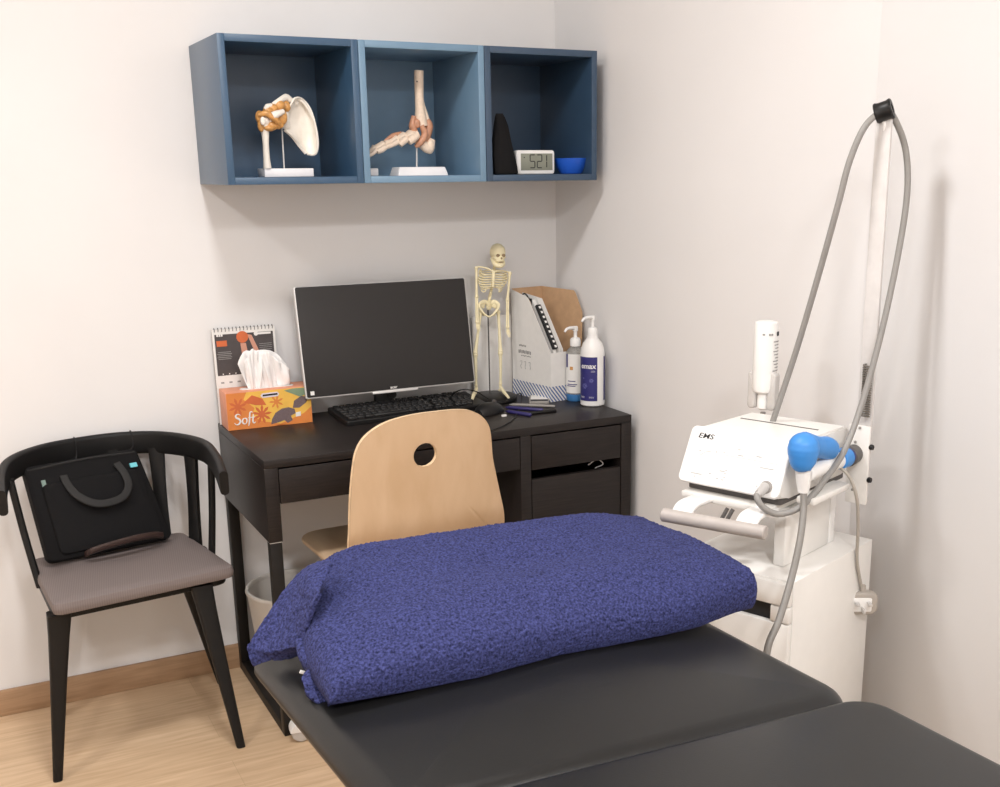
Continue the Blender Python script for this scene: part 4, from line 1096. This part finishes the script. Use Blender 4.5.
# console
t = thing('shock_wave_console', 'white box shaped medical console with sloping front panel on the trolley', 'medical device', KO+(rz(KA) @ V((0, .017, .8122))), KA)
zc = .8122
sh = [(.012, .018), (.05, .012), (.28, .012), (.298, .03), (.298, .10), (.282, .113), (.085, .116), (.062, .112), (.022, .03)]
Mc_ = Matrix(((1, 0, 0, 0), (0, 0, -1, 0), (0, 1, 0, 0), (0, 0, 0, 1)))
g = G().prism(sh, .224, Mc_, .002)
bmesh.ops.bevel(g.bm, geom=list(g.bm.edges), offset=.004, segments=2, affect='EDGES')
obj('console_body', g, WHITEM, t)
obj('console_foot', G().span((.03, -.22, 0), (.29, -.01, .014), .003), DGREY, t)
# front panel slab
p0, p1 = V((.012, 0, .016)), V((.066, 0, .120)); sl = math.atan2(p1.x-p0.x, p1.z-p0.z); LP = (p1-p0).length
Mp = Matrix.Translation(p0) @ ry(sl) @ Matrix(((0, 0, -1, 0), (-1, 0, 0, 0), (0, 1, 0, 0), (0, 0, 0, 1)))   # local x right, y up the slope, z outwards
fp = obj('front_panel', G().pad(.228, LP, .010, .012, .003, M=Mp @ Matrix.Translation((.112, LP/2, -.002))), WHITE, t)
obj('logo', G().text('EMS', .0165, Mp @ Matrix.Translation((.018, LP-.024, .0082)) @ Matrix.Diagonal((1.25, .9, 1, 1)), bold=.0002, shear=.15), INK, fp)
g = G()
for x, y, w in ((.115, .082, .006), (.118, .071, .012), (.158, .075, .012), (.172, .055, .03), (.026, .020, .025), (.034, .014, .004), (.088, .034, .012), (.066, .025, .005), (.084, .018, .006), (.1, .037, .004), (.1, .030, .004), (.1, .023, .004), (.097, .017, .005), (.03, .067, .004), (.068, .07, .003), (.085, .072, .003), (.175, .018, .003)):
    g.box((x+w/2, y, .0084), (w, .0022, .0006), 0, Mp)
g.box((.145, .0665, .0084), (.125, .0007, .0006), 0, Mp); g.tube([Mp @ V((.035, .058, .0084)), Mp @ V((.045, .066, .0084)), Mp @ V((.058, .070, .0084))], .0005, 5)
obj('panel_markings', g, mat('ink_pale', (186, 184, 182), .7), fp)
obj('vent_slot', G().span((.205, -.20, .1135), (.2085, -.02, .1152)), DGREY, t)
sk_ = Mp @ V((.183, .016, .006))
g = G().cyl(Mp @ V((.197, .019, .006)), Mp @ V((.197, .019, .014)), .0125, n=20, bev=.002); obj('hose_socket', g, GREYP, t)
sock = XK @ (V((0, .017, zc))+Mp @ V((.197, .019, .014)))

# spray canister held behind the console
a = XK @ kl_(.325, -.012, 0)
t = thing('gel_bottle', 'upside down white gel bottle in a clear holder behind the console', 'bottle', (a.x, a.y, .93), KA)
obj('bottle_body', G().lathe([(.012, .028), (.024, .036), (.0262, .045), (.0262, .178), (.024, .186), (.018, .188)], 32), WHITE, t)
obj('bottle_cap', G().lathe([(.009, -.006), (.014, -.002), (.014, .024), (.012, .03)], 20), WHITE, t)
for s_ in (-1, 1): obj('holder_wing', G().pad(.020, .082, .022, .008, .004, M=Matrix.Translation((-.002, s_*.024, -.004)) @ rz(0) @ ry(0) @ Matrix(((0, 0, 1, -.011), (1, 0, 0, 0), (0, 1, 0, .041), (0, 0, 0, 1)))), mat('holder_clear', (228, 224, 220), .2, trans=.3), t)
obj('holder_post', G().cyl((.0, 0, -.118), (0, 0, -.012), .006, n=12), GREYP, t)
g = G()
for i, (z, a0, a1) in enumerate(((.160, -2.9, -2.7), (.160, -2.4, -2.25), (.160, -2.2, -2.05))): 
    gg = arc(.0263, a0, a1, z, z+.004, 4); me = bpy.data.meshes.new('tmp'); gg.bm.to_mesh(me); g.bm.from_mesh(me); bpy.data.meshes.remove(me)
for i in range(10):
    gg = arc(.0263, -1.95+.1*(i % 3), -1.1, .145-i*.007, .147-i*.007, 6); me = bpy.data.meshes.new('tmp'); gg.bm.to_mesh(me); g.bm.from_mesh(me); bpy.data.meshes.remove(me)
obj('printed_text', g, INKG, t)
obj('printed_logo', arc(.0263, -1.6, -1.15, .158, .167, 6), INK, t)

# air hose: console socket - up over the ring - down behind the console
RW = XK @ rc
yk = lambda a, b: (XK @ kl_(a, b, 0)).y
HP = [sock, at(757, 496, 'y', sock.y-.018), at(764, 508, 'y', sock.y-.030), at(780, 514, 'y', sock.y-.04), at(803, 505, 'y', sock.y-.05), at(826, 478, 'y', sock.y-.04), at(845, 449, 'y', sock.y-.02), at(863, 400, 'y', RW.y-.035), at(882, 330, 'y', RW.y-.03), at(898, 255, 'y', RW.y-.025), at(907, 195, 'y', RW.y-.02), at(906, 152, 'y', RW.y-.014), at(896, 122, 'y', RW.y-.006), RW+V((.004, 0, .0)), at(866, 125, 'y', RW.y+.010), at(850, 160, 'y', RW.y+.02), at(838, 205, 'y', RW.y+.03), at(820, 270, 'y', RW.y+.06), at(798, 345, 'y', RW.y+.10), at(780, 400, 'y', RW.y+.14), at(771, 428, 'y', RW.y+.16), at(766, 452, 'y', RW.y+.17)]
t = thing('air_hose', 'long grey air hose looping from the console over the black mast ring', 'hose', V((sock.x, sock.y, sock.z)))
obj('hose_tube', G().tube(HP, .0062, 14, k=10), HOSE, t, **W)
obj('hose_plug', G().tube([sock-V((.0, .0, .0)), sock+(HP[1]-sock)*.55, HP[1]], [.0095, .0088, .007], 16), mat('plug_light_grey', (188, 184, 180), .4), t, **W)

# hand piece lying in its rest on the right of the console
def K(a, b, z): return XK @ kl_(a, b, z)
t = thing('handpiece', 'blue capped treatment handpiece resting beside the console, grey hose hanging', 'handpiece', K(.1, .255, .85), KA)
ball = at(803.5, 448, 'y', K(.045, .25, 0).y)
necks = at(803, 470, 'y', ball.y+.002); coll = at(803.5, 486, 'y', ball.y+.002)
tail0 = at(826, 453, 'y', ball.y+.035)
g = G(); g.tube([ball+V((0, 0, .0295*cos(R(a)))) for a in (6, 25, 45, 65, 90, 112)]+[ball-V((0, 0, .028)), necks+V((0, 0, .006)), necks], [.0031, .0125, .0209, .0267, .0295, .0285, .0240, .0165, .0145], 28, k=4)
e1_ = at(829, 449, 'y', ball.y+.045)
g.tube([ball+V((.006, .006, .006)), ball.lerp(e1_, .5)+V((0, 0, .003)), e1_.lerp(ball, .15)+V((0, 0, .002)), e1_, e1_+(e1_-ball)*.12], [.023, .0205, .0225, .0215, .013], 20, k=6)
obj('rubber_hood', g, BLUEH, t, **W)
obj('neck_collar', G().tube([necks+V((0, 0, .002)), necks.lerp(coll, .5), coll, coll-V((0, 0, .012))], [.0148, .0142, .0125, .0105], 20, k=3), WHITE, t, **W)
ax0, ax1 = at(836, 461, 'y', ball.y+.05), at(858, 452, 'y', ball.y+.10)
g = G().cyl(at(806, 474, 'y', ball.y+.012), ax0.lerp(ax1, .3), .0165, .0165, 20, .003); obj('grip', g, WHITE, t, **W)
d_ = (ax1-ax0)
obj('applicator_ring', G().cyl(ax0+d_*.12, ax0+d_*.42, .0195, .0205, 24, .002), BLUEH, t, **W)
obj('applicator_ring', G().cyl(ax0+d_*.42, ax0+d_*.50, .0185, .0185, 24), NAVY, t, **W)
obj('applicator_cap', G().cyl(ax0+d_*.50, ax0+d_*.95, .0215, .0185, 24, .003), DGREY, t, **W)
obj('rest_bracket', G().span((.05, -.262, .818-zc*0), (.20, -.224, .832), .004, XF[t.name].inverted() @ XK), WHITEM, t)
hz = [coll, at(803.5, 510, 'y', coll.y-.012), at(800, 540, 'y', coll.y-.04), at(791, 580, 'y', coll.y-.085), at(779, 620, 'y', coll.y-.12), at(767, 652, 'y', coll.y-.135), V((-.555, coll.y-.14, .50)), V((-.56, coll.y-.13, .40)), V((-.56, coll.y-.12, .32))]
obj('hose', G().tube(hz, .0066, 14, k=8), DGREY if False else mat('grey_hose_dark', (132, 128, 123), .45), t, **W)

# power lead with three-pin plug
pc = at(863, 602, 'y', K(.315, .285, 0).y)
kx = XK.inverted() @ pc
s0 = at(838, 465, 'y', K(.2, .25, 0).y)
t = thing('power_lead', 'grey white mains lead with a three pin plug hanging beside the trolley', 'plug', (pc.x, pc.y, pc.z-.02), KA)
obj('cord', G().tube([s0, at(850, 478, 'y', s0.y-.02), at(857, 500, 'y', s0.y-.03), at(858, 530, 'y', (s0.y+pc.y)/2-.02), at(857, 560, 'y', pc.y-.01), at(861, 585, 'y', pc.y), at(862.5, 592, 'y', pc.y)], .0034, 10), mat('lead_grey', (172, 165, 156), .5), t, **W)
MP = XF[t.name].inverted() @ Matrix.Translation(pc) @ rz(R(-30)) @ rx(pi/2) @ Matrix.Diagonal((1.15, 1.15, 1.1, 1))
PLG = mat('plug_grey', (172, 164, 155), .5)
obj('plug_body', G().pad(.050, .044, .022, .014, .006, M=MP @ Matrix.Translation((0, 0, -.011))), PLG, t)
obj('plug_face', G().pad(.034, .026, .003, .003, .001, M=MP @ Matrix.Translation((-.004, -.001, .0105))), WHITE, t)
g = G().box((-.015, .004, .02), (.0065, .004, .02), .0005, MP); g.box((.007, .004, .02), (.0065, .004, .02), .0005, MP); g.box((-.004, -.008, .022), (.004, .008, .022), .0005, MP)
obj('pins', g, SILVER, t)
obj('strain_relief', G().cyl(MP @ V((-.001, .021, 0)), MP @ V((-.001, .033, 0)), .006, .0045, 12), PLG, t)

# ------------------------------------------------------------------ light
def lamp(x, y, p, size, c=(1, .995, .995)):
    l = bpy.data.lights.new('downlight_and_fill', 'AREA'); l.shape = 'DISK'; l.size = size; l.energy = p; l.color = c
    o = bpy.data.objects.new('downlight_and_fill', l); col.objects.link(o); o.location = (x, y, H-.01)
for x, y, p in ((-1.26, -1.44, 22), (-1.33, -3.6, 42), (-2.57, -1.5, 17), (-2.6, -3.6, 30), (-.75, -4.0, 22)):  # last entry is an added fill lamp that lifts the dark right wall
    lamp(x, y, p*.95, .30)
w = bpy.data.worlds.new('world'); scene.world = w; w.use_nodes = True
w.node_tree.nodes['Background'].inputs['Color'].default_value = (1, .96, .92, 1); w.node_tree.nodes['Background'].inputs['Strength'].default_value = .05
vs = scene.view_settings
vs.view_transform = 'Standard'; vs.look = 'None'; vs.gamma = 1; vs.use_curve_mapping = False; vs.exposure = 0.0
